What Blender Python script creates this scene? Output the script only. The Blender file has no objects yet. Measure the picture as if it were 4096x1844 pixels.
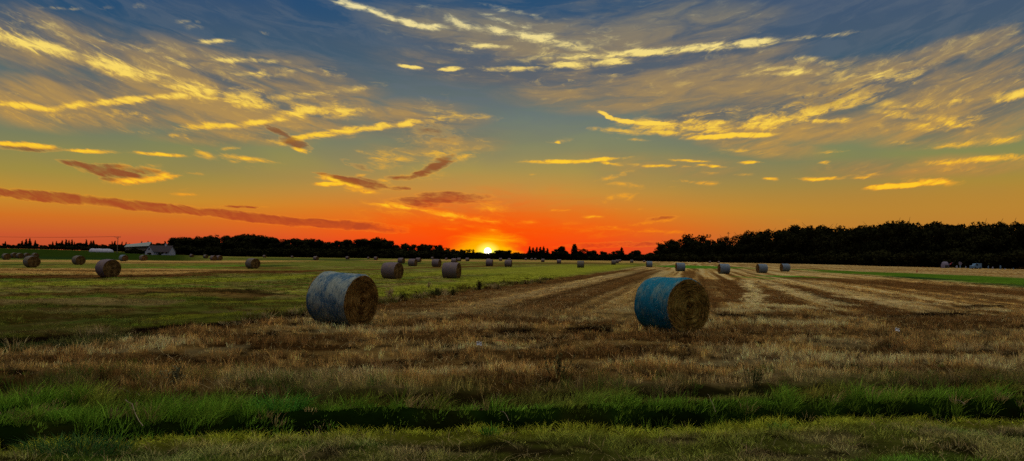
import bpy, math, random
import numpy as np
from mathutils import Vector, Matrix

random.seed(7)
rng = np.random.default_rng(7)
scene = bpy.context.scene
COL = scene.collection

# ------------------------------------------------------------------ camera
F_PX, W_PX, H_PX, CAM_H = 3200.0, 4096.0, 1844.0, 1.75
PITCH, ROLL = math.atan(106 / 3200), 0.0125
fw = Vector((0, math.cos(PITCH), math.sin(PITCH)))
rt0 = Vector((1, 0, 0)); up0 = rt0.cross(fw)
RT = (rt0 * math.cos(ROLL) + up0 * math.sin(ROLL)).normalized()
UP = RT.cross(fw).normalized()
FW = fw
cam_data = bpy.data.cameras.new("camera")
cam = bpy.data.objects.new("camera", cam_data); COL.objects.link(cam)
cam.matrix_world = Matrix(((RT.x, UP.x, -FW.x, 0), (RT.y, UP.y, -FW.y, 0), (RT.z, UP.z, -FW.z, CAM_H), (0, 0, 0, 1)))
cam_data.sensor_width = 36; cam_data.lens = 36 * F_PX / W_PX
cam_data.clip_start = 0.1; cam_data.clip_end = 30000
scene.camera = cam

def pix_dir(x, y):
    return (FW + RT * ((x - W_PX / 2) / F_PX) - UP * ((y - H_PX / 2) / F_PX)).normalized()
def azel(x, y):
    d = pix_dir(x, y)
    return math.degrees(math.atan2(d.x, d.y)), math.degrees(math.asin(d.z))
def hor(x): return 1028 + (x - 2048) * 0.0125
def gpt(x, y):
    """point of the flat ground seen at a pixel of the photograph"""
    d = pix_dir(x, y); t = CAM_H / max(1e-4, -d.z)
    return (d.x * t, d.y * t)
def at(x, dist):
    d = pix_dir(x, hor(x)); k = dist / d.y
    return (d.x * k, dist)
def lin(r, g, b):
    f = lambda c: (c / 255 / 12.92) if c / 255 <= 0.04045 else ((c / 255 + 0.055) / 1.055) ** 2.4
    return (f(r), f(g), f(b))

# ------------------------------------------------------------------ noise and terrain
def _h(ix, iy, seed):
    n = (ix.astype(np.int64) * 374761393 + iy.astype(np.int64) * 668265263 + seed * 974634777) & 0xffffffff
    n = ((n ^ (n >> 13)) * 1274126177) & 0xffffffff
    return ((n ^ (n >> 16)) & 0xffff) / 65535.0
def vnoise(x, y, seed=0):
    x = np.asarray(x, float); y = np.asarray(y, float)
    ix = np.floor(x); iy = np.floor(y); fx = x - ix; fy = y - iy
    fx = fx * fx * (3 - 2 * fx); fy = fy * fy * (3 - 2 * fy)
    a = _h(ix, iy, seed); b = _h(ix + 1, iy, seed); c = _h(ix, iy + 1, seed); d = _h(ix + 1, iy + 1, seed)
    return (a * (1 - fx) + b * fx) * (1 - fy) + (c * (1 - fx) + d * fx) * fy
def fbm(x, y, seed=0, o=4):
    s = 0; a = 0.5; t = 0
    for k in range(o):
        s = s + a * vnoise(np.asarray(x) * 2 ** k + 17.3 * k, np.asarray(y) * 2 ** k + 5.1 * k, seed + k); t += a; a *= 0.55
    return s / t
def sstep(a, b, x):
    t = np.clip((np.asarray(x, float) - a) / (b - a), 0, 1); return t * t * (3 - 2 * t)

# ditch line: centre of the dip as Y of X, from points along it
def line_y(pts):
    g = sorted(gpt(x, y) for x, y in pts)
    xs = np.array([p[0] for p in g]); ys = np.array([p[1] for p in g])
    return lambda X: np.interp(X, xs, ys)
ditch_y = line_y([(-900, 1770), (0, 1745), (600, 1722), (1200, 1700), (2048, 1688), (3000, 1668), (4096, 1632), (5000, 1600)])
dip2_y = line_y([(-900, 1530), (0, 1548), (700, 1575), (1300, 1592), (2000, 1590), (3000, 1560), (4096, 1540), (5000, 1520)])

def ground_z(X, Y):
    X = np.asarray(X, float); Y = np.asarray(Y, float)
    z = 0.14 * (fbm(X * 0.5, Y * 0.6, 3) - 0.5) * sstep(1, 6, Y) + 0.10 * (fbm(X * 1.6, Y * 2.0, 9, 3) - 0.5)
    z = z * (1 - sstep(60, 120, Y))
    w = 0.30 + 0.06 * (fbm(X * 0.5, X * 0 + 3, 12) - 0.5)
    dd = (Y - ditch_y(X) - 0.16 * (fbm(X * 0.9, X * 0, 5) - 0.5))
    near = sstep(-0.42, -0.12, dd); far = 1 - sstep(0.1, 0.75, dd)
    z = z - 0.34 * near * far
    d2 = Y - dip2_y(X)
    z = z - 0.24 * np.exp(-(d2 / 0.45) ** 2) * (0.25 + 0.75 * (1 - sstep(-2.5, 3.5, X)))
    # gentle rise far on the left
    az = np.degrees(np.arctan2(X, np.maximum(Y, 1e-3)))
    z = z + np.where(Y > 0, 3.3 * sstep(150, 560, Y) * (1 - sstep(-33, -18, az)), 0)
    z = z + np.where(Y > 700, 5 * sstep(900, 4000, Y), 0)
    return z
def gz(x, y): return float(ground_z(np.array([x]), np.array([y]))[0])

# ------------------------------------------------------------------ ground colours (albedo) as a function of place
VPX = 2760
RD = Vector((math.sin(math.radians(azel(VPX, hor(VPX))[0])), math.cos(math.radians(azel(VPX, hor(VPX))[0]))))
def rows(X, Y): return X * RD.y - Y * RD.x          # distance across the stubble rows
def row_of(x, y):
    g = gpt(x, y); return g[0] * RD.y - g[1] * RD.x

bound = [gpt(-1500, 1440), gpt(0, 1400), gpt(600, 1330), gpt(1230, 1262), gpt(1480, 1225), gpt(1700, 1192), gpt(2000, 1150), gpt(2300, 1108), gpt(2480, 1079), gpt(2600, 1062), gpt(2660, 1054)]
def bound_x(Y):
    p = sorted(bound, key=lambda q: q[1]); return np.interp(Y, [q[1] for q in p], [q[0] for q in p])

def mixc(a, b, t):
    t = np.clip(t, 0, 1)[..., None]; return a * (1 - t) + b * t
C = {k: np.array(v, float) for k, v in dict(
    straw=(0.41, 0.250, 0.072), pale=(0.50, 0.385, 0.165), brown=(0.105, 0.048, 0.013), dark=(0.020, 0.011, 0.005),
    meadow=(0.130, 0.145, 0.022), lime=(0.235, 0.250, 0.022), green=(0.075, 0.19, 0.016), olive=(0.16, 0.155, 0.036),
    strip=(0.065, 0.135, 0.010), dgreen=(0.025, 0.055, 0.012), soil_shade=(0.010, 0.008, 0.005), ochre=(0.26, 0.19, 0.07)).items()}

DIST_R = [(2600, 560), (2950, 480), (3276, 420), (3600, 310), (4096, 255), (4400, 240)]
def seg_dist(X, Y, a, b):
    """(distance across, along 0..1) to a segment given in ground metres"""
    ax, ay = a; bx, by = b; L2 = (bx - ax) ** 2 + (by - ay) ** 2
    t = np.clip(((X - ax) * (bx - ax) + (Y - ay) * (by - ay)) / L2, 0, 1)
    return np.hypot(X - ax - t * (bx - ax), Y - ay - t * (by - ay))

# strips of colour lying on the field: (points in the photograph, half width m, colour, strength)
STRIPS = [
    ([(-400, 1080), (300, 1082), (840, 1088)], -15, 'straw', 1.1), ([(840, 1088), (1230, 1086)], -9, 'brown', 1.0), ([(-300, 1078), (500, 1084), (900, 1082)], -4, 'brown', .8),
    ([(-400, 1106), (300, 1106), (600, 1102), (780, 1102)], -9, 'brown', 1.1), ([(300, 1112), (420, 1110)], -4, 'dark', .8), ([(540, 1106), (640, 1104)], -3, 'dark', .7),
    ([(-100, 1112), (100, 1114), (200, 1113)], -3, 'dark', .7),
    ([(1000, 1086), (1500, 1078), (1740, 1070), (2000, 1062)], -4, 'brown', .8),
    ([(150, 1043), (560, 1046), (1100, 1046)], -10, 'straw', 1.0), ([(-300, 1041), (0, 1042), (180, 1042)], -4, 'straw', 1.0), ([(500, 1050), (1100, 1052)], -3, 'brown', .8),
    ([(150, 1057), (290, 1056)], -4, 'dgreen', 1), ([(-200, 1058), (95, 1056)], -4, 'dgreen', .9), ([(-100, 1048), (280, 1050)], -4, 'meadow', .9),
    ([(340, 1062), (560, 1070), (900, 1062)], -6, 'meadow', .6),
    ([(800, 1064), (985, 1062)], -5, 'green', .9), ([(1050, 1063), (1125, 1064)], -4, 'dgreen', 1), ([(560, 1070), (800, 1068)], -3, 'green', .8),
    ([(950, 1068), (1150, 1074)], -5, 'brown', .6),
    ([(1150, 1054), (1500, 1056), (1740, 1058)], -7, 'meadow', .8),
    ([(1000, 1034), (1300, 1038), (1560, 1042)], -4, 'dgreen', .7), ([(1560, 1054), (1660, 1055)], -3, 'dgreen', .8),
    ([(1550, 1040), (2000, 1042), (2500, 1047)], -4, 'straw', .8), ([(1700, 1060), (1900, 1056), (2400, 1052)], -3, 'brown', .6),
    # meadow patches near
    ([(50, 1180), (400, 1165), (800, 1160), (1050, 1185)], -14, 'brown', .75), ([(-200, 1215), (250, 1200), (650, 1215)], -12, 'ochre', .8),
    ([(600, 1172), (900, 1160), (1100, 1178)], -7, 'dark', .8), ([(150, 1225), (500, 1230)], -5, 'dark', .5), ([(780, 1195), (1000, 1200)], -5, 'dark', .6),
    ([(-200, 1255), (200, 1262), (500, 1250)], -9, 'brown', .55), ([(0, 1290), (400, 1272), (700, 1262)], -4, 'dark', .45),
    ([(-300, 1140), (300, 1135), (900, 1120), (1200, 1108)], -14, 'lime', .8),
    ([(650, 1275), (1000, 1250), (1225, 1230)], -13, 'lime', .9), ([(-200, 1325), (300, 1310), (800, 1282)], -12, 'meadow', .9),
    ([(2000, 1120), (2300, 1080), (2500, 1060)], 4.0, 'lime', .9), ([(1500, 1205), (1600, 1180), (1750, 1150), (1950, 1125)], 2.0, 'lime', .8),
    ([(1500, 1105), (1900, 1085), (2100, 1078), (2350, 1066)], -12, 'lime', .75), ([(1500, 1160), (1700, 1140)], -14, 'lime', .6),
    # dark margin between meadow and stubble
    ([(-400, 1372), (0, 1366), (300, 1350), (600, 1322), (900, 1298), (1060, 1278), (1230, 1256)], -19, 'dark', 1.4),
    ([(-400, 1392), (0, 1390), (300, 1372), (520, 1350)], -24, 'dgreen', 1.2), ([(200, 1395), (500, 1385), (700, 1350)], -8, 'brown', .7),
    ([(1480, 1232), (1700, 1198), (2000, 1156), (2300, 1114), (2520, 1080)], .9, 'dark', .6), ([(1480, 1226), (1700, 1193), (2000, 1151), (2300, 1110), (2520, 1078)], 1.2, 'brown', .9),
    # stubble on the right
    ([(2690, 1068), (2800, 1066), (2880, 1067)], -5, 'green', 1.2), ([(3110, 1107), (3200, 1108), (3265, 1109)], -6, 'green', 1.2), ([(2990, 1109), (3040, 1112)], -5, 'green', .8),
    
    ([(3200, 1078), (3500, 1091)], 4.0, 'strip', 1.5), ([(3440, 1090), (3700, 1101), (3900, 1114), (4096, 1126), (4800, 1170)], 8.5, 'strip', 1.5), ([(3600, 1107), (3780, 1119)], 2.5, 'dgreen', 1.1), ([(3960, 1136), (4150, 1150)], 2.0, 'dgreen', .9),
    ([(3250, 1112), (3600, 1137), (3900, 1158), (4400, 1192)], 4.5, 'brown', 1.0), ([(3700, 1166), (4000, 1190), (4300, 1208)], -5, 'dark', .4),
    ([(3100, 1135), (3300, 1180), (3480, 1235), (3600, 1262)], 1.1, 'brown', 1.1), ([(3180, 1160), (3300, 1190), (3400, 1216)], .35, 'dark', 1),
    ([(2900, 1120), (2950, 1160), (2950, 1205)], 1.1, 'brown', 1), ([(2860, 1200), (2990, 1200)], -10, 'brown', .9), ([(3060, 1160), (3110, 1195), (3150, 1222)], .9, 'brown', 1),
    ([(2990, 1120), (3025, 1170), (3000, 1225)], .45, 'pale', 1.1), ([(3090, 1224), (3230, 1228)], -10, 'pale', 1.1), ([(2900, 1240), (3040, 1235)], -8, 'pale', .9),
    ([(3050, 1120), (3150, 1155), (3290, 1200), (3420, 1225)], .5, 'pale', .8), ([(3420, 1190), (3700, 1215), (3900, 1236)], -12, 'pale', .8),
    ([(3700, 1262), (3780, 1256), (3860, 1258)], -9, 'dark', 1.3), ([(3560, 1264), (3680, 1262)], -5, 'dark', 1.1), ([(3860, 1230), (3980, 1224)], -5, 'dark', 1.1),
    ([(3350, 1250), (3700, 1285), (4096, 1280)], -16, 'brown', 1), ([(3680, 1300), (3760, 1302)], -6, 'dark', 1), ([(2900, 1265), (2970, 1270)], -9, 'dark', 1.2), ([(3420, 1275), (3520, 1280)], -5, 'dark', .7),
    ([(3060, 1268), (3140, 1272)], -6, 'dark', 1), ([(2970, 1286), (3200, 1290), (3350, 1298)], -6, 'pale', 1), ([(2850, 1318), (3100, 1312), (3350, 1320)], -9, 'brown', .9),
    ([(1690, 1280), (1840, 1283)], -6, 'dark', 1.1), ([(2040, 1328), (2100, 1324)], -8, 'dark', 1.1), ([(2300, 1322), (2420, 1320)], -9, 'dark', 1.1), ([(2250, 1290), (2420, 1290)], -6, 'dark', .8),
    ([(1850, 1268), (2100, 1278), (2250, 1290)], -14, 'brown', 1), ([(1500, 1305), (1650, 1290)], -9, 'dark', .6), ([(1560, 1345), (1700, 1350), (1900, 1330)], -14, 'brown', .9), ([(1900, 1400), (2100, 1410)], -10, 'brown', .8),
    ([(1300, 1320), (1500, 1330), (1700, 1312)], -8, 'pale', .6), ([(1900, 1318), (2100, 1306)], -9, 'pale', .6), ([(2000, 1350), (2250, 1345)], -7, 'ochre', .8),
    ([(900, 1388), (1050, 1385)], -14, 'brown', 1), ([(640, 1368), (800, 1372)], -6, 'pale', .8), ([(780, 1410), (950, 1395)], -9, 'pale', .7), ([(1200, 1350), (1330, 1345)], -9, 'brown', .8), ([(1420, 1450), (1700, 1470)], -12, 'brown', .9), ([(1250, 1445), (1500, 1452)], -6, 'dark', .7),
    ([(0, 1415), (400, 1410), (700, 1385)], -6, 'pale', .8), ([(1300, 1480), (1700, 1500)], -12, 'pale', .5), ([(2600, 1440), (2900, 1450), (3100, 1460)], -8, 'pale', .5), ([(3200, 1440), (3560, 1470)], -14, 'pale', .5), ([(3300, 1372), (3560, 1378)], -9, 'dark', .6), ([(3850, 1400), (4096, 1390)], -8, 'pale', .6), ([(2550, 1500), (2800, 1505)], -9, 'dark', .5), ([(2350, 1500), (2500, 1490)], -8, 'dark', .5),
]
ROWS = [(row_of(2110, 1218), .40, 'dark', 1.1), (row_of(2420, 1170), .28, 'dark', 1.0), (row_of(2280, 1195), .9, 'brown', .8), (row_of(2790, 1095), .35, 'brown', .9), (row_of(2860, 1100), .3, 'brown', .8), (row_of(3200, 1130), .7, 'pale', .6), (row_of(2230, 1210), 1.0, 'brown', .8),
        (row_of(1950, 1215), .7, 'pale', .5), (row_of(1700, 1215), .35, 'brown', .7), (row_of(2500, 1200), 1.1, 'ochre', .5)]
ROWS = [(s, w, c, a) for s, w, c, a in ROWS]

def field_colour(X, Y):
    X = np.asarray(X, float); Y = np.asarray(Y, float)
    s = rows(X, Y)
    n1 = fbm(X * 0.45, Y * 0.9, 21); n2 = fbm(X * 1.7, Y * 2.6, 31); n3 = fbm(X * 0.08, Y * 0.12, 41)
    nr = fbm(s * 1.35, Y * 0.02, 51, 3); nr2 = fbm(s * 3.2, Y * 0.03, 52, 2)
    far = sstep(22, 34, Y + 3 * (n3 - .5))
    st = np.broadcast_to(C['straw'], X.shape + (3,)).copy()
    tone = (n1 * (1 - far) + (0.55 * nr + 0.30 * nr2 + 0.15 * n1) * far); tone = .5 + (tone - .5) * (1 + .7 * far)
    st = mixc(st, C['brown'], sstep(0.50, 0.63, 1 - tone) * 0.9)
    st = mixc(st, C['pale'], sstep(0.52, 0.64, tone) * 0.8)
    st = mixc(st, C['dark'], sstep(0.58, 0.68, n2) * (1 - far) * 0.9)
    st = mixc(st, C['ochre'], sstep(0.5, 0.7, n3) * 0.4)
    me = np.broadcast_to(C['meadow'], X.shape + (3,)).copy()
    m1 = fbm(X * 0.22, Y * 0.40, 61); m2 = fbm(X * 1.1, Y * 2.0, 71)
    me = mixc(me, C['lime'], sstep(0.48, 0.66, m1) * 0.7)
    me = mixc(me, C['ochre'], sstep(0.50, 0.62, fbm(X * 0.3, Y * 0.5, 65)) * 0.55)
    me = mixc(me, C['brown'], sstep(0.50, 0.62, m2) * 0.6)
    me = mixc(me, C['green'], sstep(0.58, 0.72, fbm(X * 0.5, Y * 0.8, 75)) * 0.5)
    b = bound_x(Y) + 0.5 * (fbm(X * .3, Y * .4, 81) - .5)
    left = 1 - sstep(-0.25, 0.25, (X - b) / np.maximum(1, Y / 30))
    c = mixc(st, me, left)
    for sr, w, k, a in ROWS:
        m = np.exp(-((s - sr + .3 * (n1 - .5)) / w) ** 2) * a * sstep(21, 30, Y) * (1 - left) * (1 - sstep(80, 160, Y)) * (0.55 + 0.7 * n1)
        c = mixc(c, C[k], m)
    jx = X + (n2 - .5) * 0.8 * np.clip(Y / 25, .5, 2) ; jy = Y + (n1 - .5) * 1.6 * np.clip(Y / 25, .5, 3.5)
    for pts, w, k, a in STRIPS:
        g = [gpt(*p) for p in pts]
        d = np.full(X.shape, 1e9)
        if w < 0:      # a band across the view: thickness grows with distance as the eye sees it
            for p, q in zip(g[:-1], g[1:]):
                lo, hi = min(p[0], q[0]), max(p[0], q[0]); t = np.clip((X - p[0]) / (q[0] - p[0]), 0, 1); yy = p[1] + (q[1] - p[1]) * t
                ww = -w * yy ** 2 / 5600; dx = np.maximum(np.maximum(lo - X, X - hi), 0) / np.maximum(yy * .012, .2)
                d = np.minimum(d, np.hypot((jy - yy) / ww, dx))
            c = mixc(c, C[k], (1 - sstep(0.55, 1.2, d)) * a * (0.70 + 0.5 * n2))
        else:
            for p, q in zip(g[:-1], g[1:]): d = np.minimum(d, seg_dist(jx, jy, p, q))
            c = mixc(c, C[k], (1 - sstep(0.45, 1.25, d / w)) * a * (0.70 + 0.5 * n2))
    # far left green crop and dark patch
    az = np.degrees(np.arctan2(X, np.maximum(Y, 1)))
    crop = (1 - sstep(-23, -20, az)) * sstep(168, 182, Y)
    c = mixc(c, C['green'] * 0.16 + C['olive'] * .06, crop * (1 - sstep(480, 520, Y)))
    c = mixc(c, C['dgreen'] * 0.7, crop * (1 - sstep(195, 245, Y)) * (1 - sstep(-27, -25, az)))
    c = mixc(c, C['straw'], (1 - sstep(-30, -22, az)) * sstep(500, 530, Y) * (1 - sstep(600, 640, Y)))
    # dark floor of the woods and the hedge
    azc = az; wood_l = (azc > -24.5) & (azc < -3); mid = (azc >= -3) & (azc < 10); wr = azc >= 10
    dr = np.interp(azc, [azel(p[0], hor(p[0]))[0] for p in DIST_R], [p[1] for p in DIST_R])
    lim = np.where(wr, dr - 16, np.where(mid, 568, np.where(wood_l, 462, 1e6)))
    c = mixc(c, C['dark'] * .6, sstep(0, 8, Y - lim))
    # verge and ditch in the foreground
    d1 = Y - ditch_y(X); d2 = Y - dip2_y(X)
    vn = fbm(X * 1.3, Y * 2.2, 91); vn2 = fbm(X * 2.6, Y * 5.0, 95)
    weeds = mixc(np.broadcast_to(C['olive'], X.shape + (3,)).copy(), C['brown'], sstep(.4, .65, vn) * .7)
    green = mixc(np.broadcast_to(C['green'], X.shape + (3,)).copy(), C['meadow'], sstep(.5, .7, vn) * .8)
    verge = mixc(np.broadcast_to(C['meadow'] * 1.15, X.shape + (3,)).copy(), C['pale'] * .6, sstep(.54, .7, vn) * .6)
    verge = mixc(verge, C['green'], sstep(.5, .68, fbm(X * .6, Y * 1.6, 99)) * .75)
    verge = mixc(verge, C['dark'], sstep(.56, .68, vn2) * .8)
    e = 0.35 * (vn - .5)
    c = mixc(c, weeds, 1 - sstep(0.1, 1.6, d2 + 3 * e))
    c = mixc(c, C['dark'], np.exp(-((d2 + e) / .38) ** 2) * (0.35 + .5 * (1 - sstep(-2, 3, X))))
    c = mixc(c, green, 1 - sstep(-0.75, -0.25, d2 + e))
    c = mixc(c, C['soil_shade'], (1 - sstep(0.30, 0.75, d1 + e)))  # bare ditch bank, its shade painted into the ground colour
    c = mixc(c, C['lime'] * 1.05, 1 - sstep(-0.30, -0.12, d1 + e * .6))
    c = mixc(c, verge, 1 - sstep(-0.95, -0.55, d1 + e))
    return c

# ------------------------------------------------------------------ object helpers
def tag(o, label=None, cat=None, group=None, kind=None):
    if label: o['label'] = label
    if cat: o['category'] = cat
    if group: o['group'] = group
    if kind: o['kind'] = kind
    return o
def link(name, me, parent=None, loc=(0, 0, 0)):
    o = bpy.data.objects.new(name, me); COL.objects.link(o); o.parent = parent; o.location = loc; return o
def empty(name, loc=(0, 0, 0), rz=0, sc=1):
    o = bpy.data.objects.new(name, None); COL.objects.link(o); o.location = loc; o.rotation_euler = (0, 0, rz)
    o.scale = (sc, sc, sc) if not isinstance(sc, tuple) else sc
    o.empty_display_size = .3; return o
def mesh_np(name, V, F, mat, smooth=False, uniform=None):
    """mesh out of numpy arrays; F is m x 3 or m x 4"""
    me = bpy.data.meshes.new(name); V = np.asarray(V, np.float32); F = np.asarray(F, np.int32)
    me.vertices.add(len(V)); me.vertices.foreach_set('co', V.ravel())
    k = F.shape[1]; me.loops.add(F.size); me.loops.foreach_set('vertex_index', F.ravel())
    me.polygons.add(len(F)); me.polygons.foreach_set('loop_start', np.arange(0, F.size, k, dtype=np.int32))
    me.polygons.foreach_set('loop_total', np.full(len(F), k, np.int32))
    if smooth: me.polygons.foreach_set('use_smooth', np.ones(len(F), bool))
    me.materials.append(mat); me.update(calc_edges=True); return me
class MB:
    """collects simple shapes and links them as one mesh"""
    def __init__(s): s.v = []; s.f = []; s.mi = []; s.m = 0
    def add(s, vs, fs):
        b = len(s.v); s.v += [tuple(v) for v in vs]; s.f += [tuple(b + i for i in f) for f in fs]; s.mi += [s.m] * len(fs)
    def box(s, x0, y0, z0, x1, y1, z1):
        s.add([(x0, y0, z0), (x1, y0, z0), (x1, y1, z0), (x0, y1, z0), (x0, y0, z1), (x1, y0, z1), (x1, y1, z1), (x0, y1, z1)],
              [(0, 3, 2, 1), (4, 5, 6, 7), (0, 1, 5, 4), (1, 2, 6, 5), (2, 3, 7, 6), (3, 0, 4, 7)])
    def tube(s, a, b, r0, r1=None, n=8, caps=True):
        a = Vector(a); b = Vector(b); r1 = r0 if r1 is None else r1
        d = (b - a).normalized(); p = d.orthogonal().normalized(); q = d.cross(p)
        vs = [tuple(a + (p * math.cos(t) + q * math.sin(t)) * r0) for t in [2 * math.pi * k / n for k in range(n)]]
        vs += [tuple(b + (p * math.cos(t) + q * math.sin(t)) * r1) for t in [2 * math.pi * k / n for k in range(n)]]
        fs = [(k, (k + 1) % n, n + (k + 1) % n, n + k) for k in range(n)]
        if caps: fs += [tuple(range(n - 1, -1, -1)), tuple(range(n, 2 * n))]
        s.add(vs, fs)
    def build(s, name, mats, parent=None, smooth=False):
        me = bpy.data.meshes.new(name); me.from_pydata(s.v, [], s.f)
        for m in (mats if isinstance(mats, (list, tuple)) else [mats]): me.materials.append(m)
        me.polygons.foreach_set('material_index', s.mi)
        if smooth: me.polygons.foreach_set('use_smooth', [True] * len(s.f))
        me.update(); return link(name, me, parent)

# ------------------------------------------------------------------ materials
def new_mat(name):
    m = bpy.data.materials.new(name); m.use_nodes = True
    nt = m.node_tree; b = nt.nodes['Principled BSDF']; b.inputs['Roughness'].default_value = .85
    b.inputs['Specular IOR Level'].default_value = .0
    return m, nt, b
def nd(nt, t, **kw):
    n = nt.nodes.new(t)
    for k, v in kw.items(): setattr(n, k, v)
    return n
def noise_col(name, c1, c2, scale=8, detail=6, rough=.85, bump=0, coord='Object', stretch=(1, 1, 1)):
    m, nt, b = new_mat(name)
    tc = nd(nt, 'ShaderNodeTexCoord'); mp = nd(nt, 'ShaderNodeMapping'); mp.inputs['Scale'].default_value = stretch
    nt.links.new(tc.outputs[coord], mp.inputs[0])
    n = nd(nt, 'ShaderNodeTexNoise'); n.inputs['Scale'].default_value = scale; n.inputs['Detail'].default_value = detail
    nt.links.new(mp.outputs[0], n.inputs['Vector'])
    r = nd(nt, 'ShaderNodeValToRGB'); r.color_ramp.elements[0].position = .33; r.color_ramp.elements[1].position = .67
    r.color_ramp.elements[0].color = (*c1, 1); r.color_ramp.elements[1].color = (*c2, 1)
    nt.links.new(n.outputs['Fac'], r.inputs[0]); nt.links.new(r.outputs[0], b.inputs['Base Color'])
    b.inputs['Roughness'].default_value = rough
    if bump:
        bp = nd(nt, 'ShaderNodeBump'); bp.inputs['Strength'].default_value = bump; bp.inputs['Distance'].default_value = .05
        nt.links.new(n.outputs['Fac'], bp.inputs['Height']); nt.links.new(bp.outputs[0], b.inputs['Normal'])
    return m
# ground: albedo of place carried as an attribute, broken up by fine noise
def ground_material():
    m, nt, b = new_mat('field_ground'); L = nt.links.new
    at_ = nd(nt, 'ShaderNodeAttribute', attribute_name='albedo')
    ge = nd(nt, 'ShaderNodeNewGeometry')
    n = nd(nt, 'ShaderNodeTexNoise'); n.inputs['Scale'].default_value = 2.6; n.inputs['Detail'].default_value = 9; n.inputs['Roughness'].default_value = .7
    L(ge.outputs['Position'], n.inputs['Vector'])
    n2 = nd(nt, 'ShaderNodeTexNoise'); n2.inputs['Scale'].default_value = .35; n2.inputs['Detail'].default_value = 8; n2.inputs['Roughness'].default_value = .75
    L(ge.outputs['Position'], n2.inputs['Vector'])
    mu = nd(nt, 'ShaderNodeMath', operation='MULTIPLY'); L(n.outputs['Fac'], mu.inputs[0]); L(n2.outputs['Fac'], mu.inputs[1])
    mr = nd(nt, 'ShaderNodeMapRange'); mr.inputs['From Min'].default_value = .14; mr.inputs['From Max'].default_value = .38
    mr.inputs['To Min'].default_value = .45; mr.inputs['To Max'].default_value = 1.35; L(mu.outputs[0], mr.inputs['Value'])
    vm = nd(nt, 'ShaderNodeVectorMath', operation='SCALE'); L(at_.outputs['Color'], vm.inputs[0]); L(mr.outputs[0], vm.inputs['Scale'])
    L(vm.outputs[0], b.inputs['Base Color'])
    bp = nd(nt, 'ShaderNodeBump'); bp.inputs['Strength'].default_value = .8; bp.inputs['Distance'].default_value = .08
    L(n.outputs['Fac'], bp.inputs['Height']); L(bp.outputs[0], b.inputs['Normal'])
    b.inputs['Roughness'].default_value = 1
    return m
def blade_material(name, transl=.25):
    m, nt, b = new_mat(name); L = nt.links.new
    a = nd(nt, 'ShaderNodeAttribute', attribute_name='albedo')
    nt.nodes.remove(b)
    d = nd(nt, 'ShaderNodeBsdfDiffuse'); t = nd(nt, 'ShaderNodeBsdfTranslucent'); mx = nd(nt, 'ShaderNodeMixShader')
    L(a.outputs['Color'], d.inputs[0]); L(a.outputs['Color'], t.inputs[0]); mx.inputs[0].default_value = transl
    L(d.outputs[0], mx.inputs[1]); L(t.outputs[0], mx.inputs[2]); L(mx.outputs[0], nt.nodes['Material Output'].inputs[0])
    return m
M_GROUND = ground_material(); M_BLADE = blade_material('grass_blades', .3); M_STRAW = blade_material('straw_stalks', .2)

# ------------------------------------------------------------------ ground sheet
def build_ground():
    az = np.concatenate([np.linspace(-180, -40, 36, endpoint=False), np.linspace(-40, 40, 760), np.linspace(40, 180, 37)[1:]])
    az = az[:-1]; r = np.geomspace(0.6, 14000, 560)
    A, R = np.meshgrid(np.radians(az), r); X = R * np.sin(A); Y = R * np.cos(A); Z = ground_z(X, Y)
    n, m = X.shape
    V = np.stack([X.ravel(), Y.ravel(), Z.ravel()], 1); V = np.vstack([V, [[0, 0, 0]]])
    i = np.arange(n - 1)[:, None] * m; j = np.arange(m)[None, :]; j2 = (j + 1) % m
    Fq = np.stack([(i + j2).ravel(), (i + j).ravel(), (i + m + j).ravel(), (i + m + j2).ravel()], 1)
    me = mesh_np('field', V, Fq, M_GROUND, smooth=True)
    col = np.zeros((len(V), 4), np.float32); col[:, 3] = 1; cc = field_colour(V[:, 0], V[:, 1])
    # shade between standing blades and in the ditch, put into the colour
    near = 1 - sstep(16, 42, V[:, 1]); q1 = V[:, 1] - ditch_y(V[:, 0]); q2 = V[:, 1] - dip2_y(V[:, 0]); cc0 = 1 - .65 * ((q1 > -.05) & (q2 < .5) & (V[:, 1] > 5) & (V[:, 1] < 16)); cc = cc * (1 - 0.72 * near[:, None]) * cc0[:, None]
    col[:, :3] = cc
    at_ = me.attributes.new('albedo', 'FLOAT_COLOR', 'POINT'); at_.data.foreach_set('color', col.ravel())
    return tag(link('ground', me), kind='structure')
build_ground()

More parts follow.
